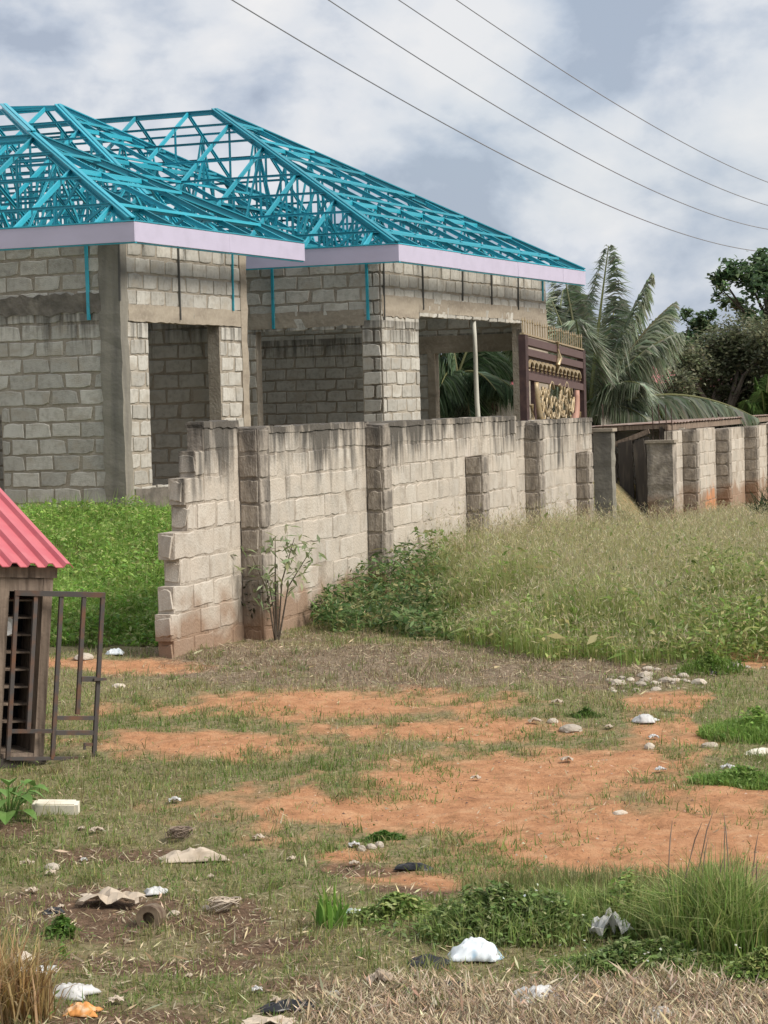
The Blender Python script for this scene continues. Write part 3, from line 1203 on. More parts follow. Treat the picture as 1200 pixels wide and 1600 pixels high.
# tie straps hanging from the frame over the wall heads
for (px, y1, plane, kind) in ((137, 500, 'f', 0), (190, 470, 's', 1), (283, 500, 's', 1), (367, 486, 's', 0),
                              (427, 514, 'g', 0), (574, 500, 'g', 0), (603, 500, 'h', 1), (663, 484, 'h', 1), (725, 470, 'h', 1), (770, 476, 'h', 1), (812, 484, 'h', 1), (850, 470, 'h', 0)):
    if plane == 'f':
        u_, z = on_v(px, y1, OV - .045)
        P0, P1, n_, s_ = hp(u_, OV - .045, z), hp(u_, OV - .045, WT + .04), HV, HU
    elif plane == 's':
        v_, z = on_u(px, y1, OV - .045)
        P0, P1, n_, s_ = hp(OV - .045, v_, z), hp(OV - .045, v_, WT + .04), HU, HV
    elif plane == 'g':
        u_, z = on_v(px, y1, VW - .045)
        P0, P1, n_, s_ = hp(u_, VW - .045, z), hp(u_, VW - .045, WT + .04), HV, HU
    else:
        v_, z = on_u(px, y1, UW - .045)
        P0, P1, n_, s_ = hp(UW - .045, v_, z), hp(UW - .045, v_, WT + .04), HU, HV
    mb = MB()
    w_ = .045 if plane in 'fg' else .024
    jit_ = s_ * random.uniform(-.03, .03)
    P0 = P0 + jit_
    mb.box(P0 - s_ * w_ / 2, s_ * w_, n_ * .03, P1 - P0)
    mb.build('tie_strap', M_TEAL if (kind == 0) else M_HATCH, house)

# ================================================================ BOUNDARY WALLS
def wz(px, py):
    return on_plane(px, py, W0, WN).z


def wsx(px, py=700):
    return (on_plane(px, py, W0, WN) - W0).dot(WD)


PANELS = [(0.0, wsx(372), (wz(320, 662) + wz(366, 662)) / 2), (wsx(372), wsx(572), (wz(412, 669) + wz(566, 665)) / 2),
          (wsx(572), wsx(806), (wz(598, 662) + wz(795, 653)) / 2), (wsx(806), wsx(925), (wz(810, 660) + wz(922, 656)) / 2)]
print('panels', PANELS)
wall = empty('boundary_wall', Vector((W0.x, W0.y, 0)), 'weathered beige block wall with a ragged stepped end and mould-streaked top', 'wall')
smear(M_WBLOCK, (0.50, 0.435, 0.36), scale=2.0, lo=.44, hi=.60, amount=.8)
smear(M_WMORTAR, (0.50, 0.435, 0.36), scale=2.0, lo=.44, hi=.60, amount=.8)
weather(M_WBLOCK, 2.03, -0.05, patch=(at(1141, 795, 46.5), (0.9, 0.9, 0.62), (0.55, 0.24, 0.11)))
weather(M_WMORTAR, 2.03, -0.05)
weather(M_WPILLAR, 2.03, -0.05, amount=0.7)
ragged = [.02, -.21, -.47, -.42, -.74, -.62, -.78, -.86, -.80]
hole = (wsx(412, 950), wsx(436, 950), -0.5, 0.45)
tot = 0
for i, (a, b_, zt) in enumerate(PANELS):
    p0 = W0 + WD * a
    hs = []
    if i == 1:
        hs = [(hole[0] - a, hole[1] - a, hole[2], hole[3])]
    core = wall_core(wall, 'wall_panel', p0, WD, WN, b_ - a, -0.6, zt, 0.15, hs, M_WMORTAR)
    if i == 0:                                      # toothed free end
        for k in range(1, 10):
            st = ragged[min(k, 8)]
            z1_ = zt - k * .235
            mbk = MB()
            mbk.box(Vector((p0.x, p0.y, z1_ - .235)) + WD * st - WN * .150, WD * (-st + .002), WN * .146, (0, 0, .2335))
            mbk.build('end_course', M_WMORTAR, core)
    tot += blocks(core, p0, WD, WN, b_ - a, -0.12 if i < 2 else .1, zt, hs, M_WBLOCK, seed=30 + i, off=0.12 * i, proud=0.005, gap=.014,
                  starts=ragged if i == 0 else None, stuff='blocks' if i == 3 else None)
    # rough cement capping
    cap = MB()
    k = int((b_ - a) / .12) + 2
    r_ = random.Random(50 + i)
    G = []
    for j in range(k + 1):
        s_ = (b_ - a) * j / k
        q = p0 + WD * s_
        zz = zt + .012 + r_.uniform(0, .022)
        G.append([Vector((q.x, q.y, zt - .025 - r_.uniform(0, .02))) + WN * .016, Vector((q.x, q.y, zz)) + WN * .012,
                  Vector((q.x, q.y, zz)) - WN * .16, Vector((q.x, q.y, zt - .03)) - WN * .165])
    for j in range(k):
        for q_ in range(3):
            cap.quad(G[j][q_], G[j + 1][q_], G[j + 1][q_ + 1], G[j][q_ + 1])
    for e_ in (0, k):
        cap.quad(*G[e_])
    cap.build('capping', M_WMORTAR, core)
    # end faces of the toothed courses
    if i == 0:
        nb = (blockset(M_WBLOCK))
        for k in range(9):
            o = bpy.data.objects.new('block', nb[k % 12])
            q = p0 + WD * (ragged[k] + 0.048) - WN * 0.072
            link(o, core, (q.x, q.y, zt - (k + .5) * .235))
            o.rotation_euler = (random.uniform(-.06, .06), random.uniform(-.22, .22), math.atan2(-WD.y, -WD.x) - math.pi / 2 + random.uniform(-.25, .25))
            o.scale = (random.uniform(.24, .36), 1, random.uniform(.72, 1.04))
print('wall blocks', tot)


def pillar(px, ytop, pw, dp, parent, zt=None, base=-0.6, m=M_WPILLAR, seed=1, name='pillar'):
    """pier standing out from the wall face; its camera-side edge starts at px"""
    s_ = wsx(px)
    zt = wz(px + 6, ytop) if zt is None else zt
    p0 = W0 + WD * s_
    mb_ = MB()
    r_ = random.Random(seed)
    n_ = 16
    prev = None
    for k in range(n_ + 1):
        z = base + (zt - base) * k / n_
        j = lambda: r_.uniform(-.010, .010)
        q0, q1 = p0 + WD * j(), p0 + WD * (pw + j())
        o_ = dp + j()
        cur = [q0 - WN * .02, q0 + WN * o_, q1 + WN * (o_ + j()), q1 - WN * .02]
        cur = [Vector((c.x, c.y, z + (r_.uniform(-.02, .02) if k == n_ else 0))) for c in cur]
        if prev:
            for e_ in range(4):
                mb_.quad(prev[e_], prev[(e_ + 1) % 4], cur[(e_ + 1) % 4], cur[e_])
        prev = cur
    mb_.quad(*prev)
    po = mb_.build(name, m, parent)
    # its blocks, on the side facing along the wall and on the outer face
    nb = blockset(m)
    k = 0
    z = zt - .005
    while z - .235 > base:
        o = bpy.data.objects.new('block', r_.choice(nb))
        q = p0 - WD * (0.012 + r_.uniform(0, .008)) + WD * 0.06 + WN * (dp * .5)
        link(o, po, (q.x, q.y, z - .117))
        o.rotation_euler = (0, r_.uniform(-.02, .02), math.atan2(-WD.y, -WD.x) - math.pi / 2)
        o.scale = ((dp - .03) / .44, 1, 1.0 + r_.uniform(-.03, .02))
        o = bpy.data.objects.new('block', r_.choice(nb))
        q = p0 + WD * (pw * .5) + WN * (dp + .012 - 0.06 + r_.uniform(0, .008))
        link(o, po, (q.x, q.y, z - .117))
        o.rotation_euler = (0, r_.uniform(-.02, .02), math.atan2(WN.y, WN.x) - math.pi / 2)
        o.scale = ((pw - .02) / .44, 1, 1.0 + r_.uniform(-.03, .02))
        z -= .235
        k += 1
    return po


pillar(372, 669, 0.28, 0.20, wall, seed=1)
pillar(571, 664, 0.30, 0.19, wall, seed=2)
pillar(726, 712, 0.32, 0.21, wall, seed=3)
pillar(819, 661, 0.30, 0.20, wall, seed=4)
pillar(899, 706, 0.30, 0.19, wall, seed=5)

# the stretch of wall beyond the gateway
R_A, R_B = wsx(1052, 740), wsx(1052, 740) + 32
rwall = empty('boundary_wall', W0 + WD * R_A, 'grey block wall with regular piers beyond the gateway, orange smear on one bay', 'wall')
PX = [(1052, 673), (1118, 670), (1163, 666.5), (1198, 661), (1228, 658), (1255, 656)]
ss = [R_A] + [wsx(p_, 740) for p_, _ in PX[1:]] + [R_B]
tops = [wz(p_ + 8, y_) for p_, y_ in PX]
weather_done = True
for i in range(len(ss) - 1):
    p0 = W0 + WD * ss[i]
    core = wall_core(rwall, 'wall_panel', p0, WD, WN, ss[i + 1] - ss[i], -0.9, tops[i], 0.15, [], M_WMORTAR)
    blocks(core, p0, WD, WN, ss[i + 1] - ss[i], -0.5, tops[i], [], M_WBLOCK, seed=60 + i, off=.1 * i, proud=.004, gap=.014,
           stuff='blocks' if i > 1 else None)
for i, (p_, y_) in enumerate([(1066, 673)] + PX[1:4]):
    pillar(p_, y_, 0.32, 0.26, rwall, zt=tops[min(i, 3)] + .01, base=-0.9, seed=20 + i)
print('tops', tops, ss)


# free-standing gateway posts
def gatepost(px0, px1, ytop, D, label, seed, capw=0.03, group=None, depth=.3, rods=()):
    a, b_ = at(px0, ytop, D), at(px1, ytop, D)
    w_ = (b_ - a).length
    zt = a.z
    c = (a + b_) / 2
    z0 = float(zg(c.x, c.y)) - .2
    root = empty('gate_post', Vector((c.x, c.y, z0 + .2)), label, 'gate post')
    right = Vector((WN.x, WN.y, 0))
    fwd = WD
    mb_ = MB()
    r_ = random.Random(seed)
    prev = None
    for k in range(19):
        z = z0 + (zt - z0) * k / 18
        j = lambda: r_.uniform(-.008, .008)
        cur = [Vector((c.x, c.y, z)) + right * (sx * w_ / 2 + j()) + fwd * (fy + j()) for sx, fy in ((-1, 0), (1, 0), (1, depth), (-1, depth))]
        if prev:
            for e_ in range(4):
                mb_.quad(prev[e_], prev[(e_ + 1) % 4], cur[(e_ + 1) % 4], cur[e_])
        prev = cur
    mb_.build('shaft', M_COLUMN if seed == 2 else M_WPILLAR, root)
    cb = MB()
    cb.box(Vector((c.x, c.y, zt - .01)) - right * (w_ / 2 + capw) - fwd * capw, right * (w_ + 2 * capw), fwd * (depth + 2 * capw), (0, 0, .05))
    cb.build('cap', M_CONC, root)
    for dx, hh in rods:
        rb = MB()
        p_ = Vector((c.x, c.y, zt)) + right * dx + fwd * (depth * random.uniform(.2, .8))
        rb.tube([p_, p_ + Vector((.006, 0, hh * .5)), p_ + Vector((-.004, .01, hh))], .010, 6)
        rb.build('rebar', M_REBAR, root)
    return root


gatepost(926, 955, 674, 37.2, 'narrow dark gateway post beside the end of the mould-streaked wall', 2, rods=((-.02, .42),), depth=.28)
gatepost(1010, 1051, 692, 40.6, 'thick rough plastered gateway post with rusty rods sticking up from its cap', 3, depth=.35,
         rods=((-.16, .62), (-.04, .66), (.07, .64), (.19, .58)))
# ================================================================ TALL STEEL GATE (swung open inside the plot)
G0 = at(817, 600, 33.6)
G0 = Vector((G0.x, G0.y, 0))


def gz_(px, py):
    P = on_plane(px, py, G0, WN)
    return (P - G0).dot(WD), P.z


gL = gz_(911, 600)[0]
zt_l, zt_r = gz_(817, 526)[1], gz_(911, 551)[1]
ztg = (zt_l + zt_r) / 2
print('gate', gL, zt_l, zt_r)
g_base = float(zg(G0.x, G0.y))
gate = empty('steel_gate', Vector((G0.x, G0.y, g_base)), 'tall brown steel gate leaf with gold spikes and scrollwork standing open behind the wall', 'gate')


def gpt(s_, z, o_=0.0):
    q = G0 + WD * s_ + WN * o_
    return Vector((q.x, q.y, z - .046 * (s_ - gL / 2)))          # the leaf sags towards its free end


def gbox(name, s0, s1, z0, z1, o0, o1, m, parent=gate):
    mb_ = MB()
    mb_.box(gpt(s0, z0, o0), gpt(s1, z0, o0) - gpt(s0, z0, o0), WN * (o1 - o0), (0, 0, z1 - z0))
    return mb_.build(name, m, parent)


gbox('stile', 0, .16, g_base, ztg + .03, -.05, .05, M_BROWN)
gbox('stile', gL - .16, gL, g_base, ztg + .03, -.05, .05, M_BROWN)
gbox('rail', .161, gL - .161, ztg - .11, ztg, -.05, .05, M_ROSEB)
gbox('rail', .161, gL - .161, ztg - .26, ztg - .16, -.04, .045, M_ROSEB)
gbox('rail', .161, gL - .161, ztg - .60, ztg - .50, -.04, .045, M_ROSEB)
gbox('upper_panel', .161, gL - .161, ztg - .50, ztg - .26, -.02, -.005, M_BROWN)
gbox('stile', .55, .66, g_base + .05, ztg - .601, -.03, .03, M_BROWN)
gbox('stile', gL - .75, gL - .64, g_base + .05, ztg - .601, -.03, .03, M_BROWN)
gbox('gold_rail', .0, gL, ztg + .031, ztg + .055, -.03, .03, M_GOLD)
n_sp = 26
for k in range(n_sp):
    s_ = .05 + (gL - .1) * k / (n_sp - 1)
    mb_ = MB()
    hgt = .22 + .015 * math.sin(k * 2.1)
    mb_.tube([gpt(s_, ztg + .06), gpt(s_, ztg + .06 + hgt * .72), gpt(s_, ztg + .06 + hgt * .76), gpt(s_, ztg + .06 + hgt)], [.009, .009, .018, .003], 5)
    mb_.build('spike', M_GOLD, gate)
for k in range(13):                                   # row of cusped hoops in the upper panel
    s_ = .42 + (gL - .84) * k / 12
    mb_ = MB()
    pts = [gpt(s_ + .13 * math.cos(a), ztg - .42 + .10 * math.sin(a), .02) for a in np.linspace(-.4, math.pi + .4, 10)]
    mb_.tube(pts, .026, 5)
    mb_.build('hoop', M_GOLD, gate)
for sgn in (-1, 1):                                   # big swag below
    c = gL * .5
    pts = []
    for a in np.linspace(0, 1, 16):
        pts.append(gpt(c + sgn * (gL * .34) * math.cos(a * math.pi / 2) ** .8, ztg - .62 - .92 * math.sin(a * math.pi / 2), .03))
    mb_ = MB()
    mb_.tube(pts, [.05 + .02 * math.sin(math.pi * i_ / 15) for i_ in range(16)], 6)
    mb_.build('swag', M_ROSE if sgn > 0 else M_GOLD, gate, smooth_=True)
r_ = random.Random(4)
for k in range(26):                                   # scrolls and leaves inside the swag
    s_ = gL * (.24 + .52 * ((k * .618) % 1))
    zc = ztg - .72 - r_.uniform(0, .66) * (1 - abs(s_ / gL - .5) * 2.2)
    rr_ = r_.uniform(.12, .27)
    a0 = r_.uniform(0, 6.28)
    sg = r_.choice((-1, 1))
    pts = [gpt(s_ + sg * rr_ * (1 - q * .62) * math.cos(a0 + q * 5.2), zc + 1.5 * rr_ * (1 - q * .62) * math.sin(a0 + q * 5.2), .03) for q in np.linspace(0, 1, 11)]
    mb_ = MB()
    mb_.tube(pts, [.024 - .012 * q for q in np.linspace(0, 1, 11)], 5)
    mb_.build('scroll', M_GOLD, gate, smooth_=True)
mb_ = MB()
mb_.tube([gpt(gL * .5, ztg + .05, .06), gpt(gL * .5 + .05, ztg - .2, .07), gpt(gL * .5 - .04, ztg - .30, .07), gpt(gL * .5, ztg - .42, .05)], [.03, .05, .035, .03], 6)
mb_.build('pendant', M_GOLD, gate)
for dx in (.35, gL - .45):
    mb_ = MB()
    mb_.tube([gpt(dx, ztg - .95, .03), gpt(dx + .06, ztg - 1.15, .03), gpt(dx - .04, ztg - 1.35, .03), gpt(dx + .05, ztg - 1.6, .03)], .035, 5)
    mb_.build('scroll', M_GOLD, gate)

# ================================================================ LEAN-TO SHED inside the gateway
IN = -WN
sA = wsx(1052, 740) + .55
sh0 = W0 + WD * sA - WN * .18
zr_ = at(1070, 660, 46).z
shed = empty('lean_to_shed', Vector((sh0.x, sh0.y, -.25)), 'dark open timber lean-to with rusty flat sheet roof inside the gateway', 'shed')


def spt(s_, i_, z):
    q = sh0 + WD * s_ + IN * i_
    return Vector((q.x, q.y, z))


WI = 1.45
for k in range(7):
    for (i0, z0, i1, z1, nm_) in ((-.05, zr_ + .03, WI, zr_ - .01, 'roof_sheet'), (WI - .04, zr_ - .015, WI + .42, zr_ - .42, 'apron_sheet')):
        m1 = MB()
        n_ = 26
        G = []
        for i in range(n_ + 1):
            s_ = k * 2.0 - .03 + 2.03 * i / n_
            dz = .012 * math.sin(i / n_ * math.pi * 13) + .004 * (k % 2)
            G.append([spt(s_, i0, z0 + dz), spt(s_, i1, z1 + dz)])
        for i in range(n_):
            m1.quad(G[i][0], G[i + 1][0], G[i + 1][1], G[i][1])
        sh_ = m1.build(nm_, M_RUSTROOF, shed)
        sh_.modifiers.new('thickness', 'SOLIDIFY').thickness = .008
for (i_, z) in ((.02, zr_ - .06), (WI - .05, zr_ - .09), (WI + .36, zr_ - .46)):
    m1 = MB()
    m1.bar(spt(-.05, i_, z), spt(14, i_, z), .06, .11)
    m1.build('purlin', M_WOOD, shed)
for k in range(4):
    m1 = MB()
    m1.bar(spt(.03 + k * 2.2, 0, zr_ - .035), spt(.03 + k * 2.2, WI, zr_ - .07), .06, .08)
    m1.bar(spt(.03 + k * 2.2, WI, zr_ - .07), spt(.03 + k * 2.2, WI + .42, zr_ - .5), .06, .08)
    m1.build('rafter', M_WOOD, shed)
m1 = MB()
m1.bar(spt(-.04, WI + .30, zr_ - .62), spt(-.03, .35, zr_ - .12), .07, .09)
m1.build('brace', M_WOOD, shed)
for (s_, i_) in ((.05, WI - .02), (.05, .12), (2.2, WI), (4.4, WI), (6.6, WI)):
    m1 = MB()
    m1.bar(spt(s_, i_, -.5), spt(s_, i_, zr_ - .05), .11, .11, up=(1, 0, 0))
    m1.build('post', M_DARKWOOD, shed)
pb = spt(1.0, 2.1, 0)
pb.z = 0
bw = wall_core(shed, 'back_wall', pb, WN, -WD, 2.2, -.6, zr_ - .08, .15, [], M_MORTAR)
blocks(bw, pb, WN, -WD, 2.2, -.4, zr_ - .08, [], M_BLOCK, seed=91, stuff='blocks')
pb = spt(.4, WI + .45, 0)
pb.z = 0
bw = wall_core(shed, 'side_wall', pb, WD, WN, 3.0, -.6, zr_ - .5, .12, [], M_MORTAR)
blocks(bw, pb, WD, WN, 3.0, -.4, zr_ - .5, [], M_BLOCK, seed=92, stuff='blocks')
for k in range(5):  # slanted boards, their dark colour standing in for shade inside the gateway
    i0 = .35 + .27 * k
    m1 = MB()
    m1.hexa([spt(-.10, i0 + .26 + .05 * k, zr_ - .28 - .05 * k), spt(-.10, i0 + .05 * k, zr_ - .22 - .05 * k), spt(-.16, i0 - .02, -.7), spt(-.16, i0 + .24, -.7),
             spt(-.075, i0 + .26 + .05 * k, zr_ - .28 - .05 * k), spt(-.075, i0 + .05 * k, zr_ - .22 - .05 * k), spt(-.135, i0 - .02, -.7), spt(-.135, i0 + .24, -.7)])
    m1.build('dark_infill_board', M_DARKWOOD, shed)
m1 = MB()
m1.hexa([spt(-.25, .62, zr_ - .35), spt(-.25, .42, zr_ - .25), spt(-.35, .2, -.5), spt(-.35, .45, -.5), spt(-.21, .62, zr_ - .35), spt(-.21, .42, zr_ - .25), spt(-.31, .2, -.5), spt(-.31, .45, -.5)])
m1.build('loose_board', M_DARKWOOD, shed)


# ================================================================ ROADSIDE KIOSK
kb = gp(12, 1197)
KY, KL = math.radians(33), math.radians(5.0)
KS = 1.0
K_M = Matrix.Translation(kb) @ Matrix.Rotation(KL, 4, 'Y') @ Matrix.Rotation(KY, 4, 'Z')
kiosk = empty('kiosk', kb, 'leaning weathered wooden kiosk with pink ribbed metal roof and dark shelved interior', 'kiosk')


def kbox(name, x0, x1, y0, y1, z0, z1, m, parent=kiosk, mb_=None):
    own = mb_ is None
    mb_ = mb_ or MB()
    mb_.hexa([K_M @ Vector(p) for p in ((x0, y0, z0), (x1, y0, z0), (x1, y1, z0), (x0, y1, z0), (x0, y0, z1), (x1, y0, z1), (x1, y1, z1), (x0, y1, z1))])
    if own:
        return mb_.build(name, m, parent)


XL, XR, KD, KH = -1.5, 0.25, 0.95, 1.27
kbox('post', -.135, -.065, -.02, .05, .03, KH, M_WOOD)
kbox('post', XR - .07, XR, -.02, .05, .03, KH, M_WOOD)
kbox('post', XR - .065, XR - .005, KD - .06, KD, .03, KH + .3, M_WOOD)
for i in range(12):
    z0 = .10 + i * .098
    kbox('plank', XL, -.137, -.012 + .004 * (i % 2), .012 + .004 * (i % 2), z0, z0 + .094, M_WOOD)
for i in range(9):
    y0 = .055 + i * .097
    kbox('plank', XR - .04, XR - .018 + .004 * (i % 2), y0, y0 + .093, .08, KH + .22 * (y0 / KD), M_WOOD)
kbox('back_wall', XL, XR - .045, KD - .03, KD - .002, .05, KH + .3, M_DARKWOOD)
kbox('side_wall', XL, XL + .03, .02, KD - .032, .05, KH + .2, M_DARKWOOD)
kbox('floor_board', XL, XR - .005, -.015, KD - .004, .03, .085, M_WOOD)
kbox('header_beam', XL, XR + .02, -.035, .045, KH + .002, KH + .075, M_WOOD)
kbox('header_plank', -.063, XR - .072, -.018, .006, KH - .09, KH - .004, M_WOOD)
for i in range(8):
    z0 = .27 + i * .118
    kbox('shelf', -.9, XR - .05, .14, .32, z0, z0 + .012, M_WOOD)
kbox('dark_backing', XL + .05, XR - .046, .33, .35, .09, KH + .05, M_DARK)  # near-black sheet behind the shelves, standing in for the shade inside
for (x0, y0, z0) in ((-.20, -.02, -.06), (XR - .22, -.02, -.06), (-.20, .7, -.06), (XR - .22, .7, -.06)):
    kbox('footing_block', x0, x0 + .2, y0, y0 + .2, z0 - .1, .028, M_WPILLAR)
kbox('sill_beam', -.14, XR + .01, -.05, -.016, -.02, .055, M_DARKWOOD)
# ribbed roof sheets
ro = MB()
n_c, prof = 18, ((0, 0), (.052, 0), (.068, .028), (.100, .028), (.116, 0))
xs = []
x_ = XL - .1
while x_ < XR + .10:
    for a, h_ in prof[:-1]:
        xs.append((x_ + a, h_))
    x_ += .130
xs = [q for q in xs if q[0] <= XR + .11]
YF, YB, ZF_, ZB_ = -.12, 1.15, KH + .082, KH + .082 + 1.27 * .36
for k in range(len(xs) - 1):
    a, b_ = xs[k], xs[k + 1]
    j0, j1 = .006 * math.sin(k * 1.7), .006 * math.sin((k + 1) * 1.7)
    ro.quad(K_M @ Vector((a[0], YF + j0, ZF_ + a[1])), K_M @ Vector((b_[0], YF + j1, ZF_ + b_[1])),
            K_M @ Vector((b_[0], YB, ZB_ + b_[1])), K_M @ Vector((a[0], YB, ZB_ + a[1])))
rs = ro.build('roof_sheet', M_PINK, kiosk)
sm = rs.modifiers.new('thickness', 'SOLIDIFY')
sm.thickness = .006
for i in range(3):
    y0 = .12 + i * .42
    kbox('rafter', XL, XR + .06, y0, y0 + .045, ZF_ - .055 + (y0 + .12) * .36, ZF_ - .008 + (y0 + .12) * .36, M_DARKWOOD)

gk = empty('kiosk_door_gate', K_M @ Vector((-.03, -.05, .0)), 'rusty barred steel door gate hung on the leaning kiosk', 'gate')


def gbar(name, x0, z0, x1, z1, w_=.028, y=-.06, m=M_GATEIRON):
    mb_ = MB()
    yo = lambda x: y - .10 * max(0, x) / .6
    mb_.bar(K_M @ Vector((x0, yo(x0), z0)), K_M @ Vector((x1, yo(x1), z1)), w_, w_ * .8, up=K_M.to_3x3() @ Vector((0, 1, 0)))
    return mb_.build(name, m, gk)


gw = .56
gbar('upright', -.03, .055, -.03, 1.175)
gbar('upright', gw, .02, gw, 1.175)
gbar('upright', .275, .055, .275, 1.16)
gbar('upright', .43, .36, .43, 1.16)
gbar('upright', .10, .25, .10, 1.16)
gbar('rail', -.045, 1.172, gw + .014, 1.172, .034)
gbar('rail', -.017, .06, gw - .015, .06, .022)
gbar('rail', -.017, .245, .262, .245, .026)
gbar('rail', .288, .335, gw - .014, .335, .026)
gbar('rail', .288, .235, gw - .014, .235, .03)
gbar('rail', .443, .60, gw - .014, .60, .034)
gbar('latch', gw - .04, .600, gw + .045, .604, .018, y=-.085)
gbar('latch', gw - .07, .155, gw - .012, .155, .02)
gbar('latch', gw - .068, .12, gw - .068, .165, .014)
mb_ = MB()
c0 = K_M @ Vector((-.012, .10, .93))
for k in range(14):
    a0, a1 = 2 * math.pi * k / 14, 2 * math.pi * (k + 1) / 14
    ax, az = K_M.to_3x3() @ Vector((1, 0, 0)), K_M.to_3x3() @ Vector((0, 0, 1))
    ay = K_M.to_3x3() @ Vector((0, 1, 0))
    p_ = lambda a, r0, d: c0 + ax * math.cos(a) * r0 + az * math.sin(a) * r0 + ay * d
    mb_.quad(p_(a0, .062, 0), p_(a1, .062, 0), p_(a1, .035, .012), p_(a0, .035, .012))
    mb_.quad(p_(a0, .035, .012), p_(a1, .035, .012), p_(a1, 0, .012), p_(a0, 0, .012))
    mb_.quad(p_(a0, .062, 0), p_(a1, .062, 0), p_(a1, .06, .02), p_(a0, .06, .02))
tag(mb_.build('plate', M_WPLASTIC, None, loc=c0), 'round white plate hanging just inside the leaning kiosk doorway', 'plate')
mb_ = MB()
c1 = K_M @ Vector((-.012, .20, .632))
az = K_M.to_3x3() @ Vector((0, 0, 1))
mb_.tube([c1, c1 + az * .06, c1 + az * .10, c1 + az * .115, c1 + az * .14], [.036, .038, .03, .014, .013], 10)
tag(mb_.build('bottle', M_FOAM, None, loc=c1, smooth_=True), 'small cream bottle on a shelf in the leaning kiosk', 'bottle')


# ================================================================ LEAF AND BLADE BUILDERS
def leaves(C, L, W, cols, up=0.3, down=None):
    """diamond leaves: centres C (n,3), lengths, widths"""
    n = len(C)
    a = rng.uniform(0, 2 * np.pi, n)
    e_ = rng.normal(0, .45, n) if down is None else down
    d = np.stack([np.cos(a) * np.cos(e_), np.sin(a) * np.cos(e_), np.sin(e_)], 1)
    nrm = np.stack([rng.normal(0, .55, n), rng.normal(0, .55, n), np.ones(n)], 1)
    s_ = np.cross(d, nrm)
    s_ /= np.linalg.norm(s_, axis=1)[:, None] + 1e-6
    u_ = np.cross(s_, d)
    L, W = L[:, None], W[:, None]
    V = np.empty((n, 4, 3))
    V[:, 0] = C - d * L * .5
    V[:, 1] = C + s_ * W * .5 + u_ * W * .12
    V[:, 2] = C + d * L * .5 - u_ * L * .08
    V[:, 3] = C - s_ * W * .5 + u_ * W * .12
    Fq = np.arange(n * 4).reshape(n, 4)
    return V.reshape(-1, 3), Fq, np.repeat(cols, 4, 0)


def blades(B, H, W, cols, lean=0.35, tipcol=None, droop=0.25):
    n = len(B)
    a = rng.uniform(0, 2 * np.pi, n)
    d = np.stack([np.cos(a), np.sin(a), np.zeros(n)], 1)
    s_ = np.stack([-np.sin(a), np.cos(a), np.zeros(n)], 1)
    tw = rng.uniform(0, np.pi, n)[:, None]
    s_ = s_ * np.cos(tw) + d * np.sin(tw)
    ln = np.abs(rng.normal(0, lean, n))[:, None]
    H, W = H[:, None], W[:, None]
    z = np.array([[0, 0, 1.0]])
    mid = B + d * H * ln * .35 + z * H * .55
    tip = B + d * H * ln * (1.0 + droop) + z * H * (1.0 - np.minimum(ln, 1.2) * droop * 1.4)
    V = np.empty((n, 5, 3))
    V[:, 0], V[:, 1] = B - s_ * W * .5, B + s_ * W * .5
    V[:, 2], V[:, 3] = mid + s_ * W * .42, mid - s_ * W * .42
    V[:, 4] = tip
    i = np.arange(n)[:, None] * 5
    q = i + np.array([[0, 1, 2, 3]])
    t_ = i + np.array([[3, 2, 4]])
    c = np.repeat(cols[:, None, :], 5, 1)
    if tipcol is not None:
        c[:, 4] = tipcol
    return V.reshape(-1, 3), q, t_, c.reshape(-1, 3)


def tris(B, H, W, cols, lean=0.8):
    n = len(B)
    a = rng.uniform(0, 2 * np.pi, n)
    d = np.stack([np.cos(a), np.sin(a), np.zeros(n)], 1)
    s_ = np.stack([-np.sin(a + .6), np.cos(a + .6), np.zeros(n)], 1)
    ln = np.abs(rng.normal(0, lean, n))[:, None]
    V = np.empty((n, 3, 3))
    V[:, 0], V[:, 1] = B - s_ * W[:, None] * .5, B + s_ * W[:, None] * .5
    V[:, 2] = B + d * H[:, None] * ln + np.array([[0, 0, 1.0]]) * (H[:, None] * np.maximum(.25, 1 - ln * .5))
    return V.reshape(-1, 3), np.arange(n * 3).reshape(n, 3), np.repeat(cols, 3, 0)


def pal(n, *cs, jit=.18):
    c = np.array(cs)[rng.integers(0, len(cs), n)]
    return np.clip(c * (1 + rng.normal(0, jit, (n, 1))) * (1 + rng.normal(0, .06, (n, 3))), .004, .9)


class Soup:
    def __init__(self):
        self.V, self.F, self.C, self.n = [], [], [], 0

    def add(self, V, Fs, C):
        for f in (Fs if isinstance(Fs, list) else [Fs]):
            self.F.append(f + self.n)
        self.V.append(V)
        self.C.append(C)
        self.n += len(V)

    def build(self, name, m, parent=None, loc=(0, 0, 0), smooth_=False):
        loc = Vector(loc)
        V = np.concatenate(self.V) - np.array(loc)[None]
        by = {}
        for f in self.F:
            by.setdefault(f.shape[1], []).append(f)
        fs = [np.concatenate(v) for v in by.values()]
        return obj(name, mesh_np(name, V, fs, np.concatenate(self.C), [m], smooth_), parent, loc)


def field(n, d0, d1, r0, r1, p=0.0):
    D = (d0 ** (1 + p) + rng.uniform(0, 1, n) * (d1 ** (1 + p) - d0 ** (1 + p))) ** (1 / (1 + p))
    r_ = rng.uniform(r0, r1, n)
    x, y = D * r_, D
    return x, y


GREEN, OLIVE, YEL, TAN, BROWN_ = (.19, .27, .07), (.28, .29, .11), (.40, .38, .155), (.48, .40, .265), (.24, .175, .11)

# ---------------------------------------------------------------- short turf
FRONT = ([300, 480, 520, 600, 700, 780, 850, 960, 1080, 1200, 1500], [960, 978, 990, 996, 1004, 1018, 1032, 1036, 1042, 1044, 1044])


def frontline(px):
    return np.interp(px, *FRONT)


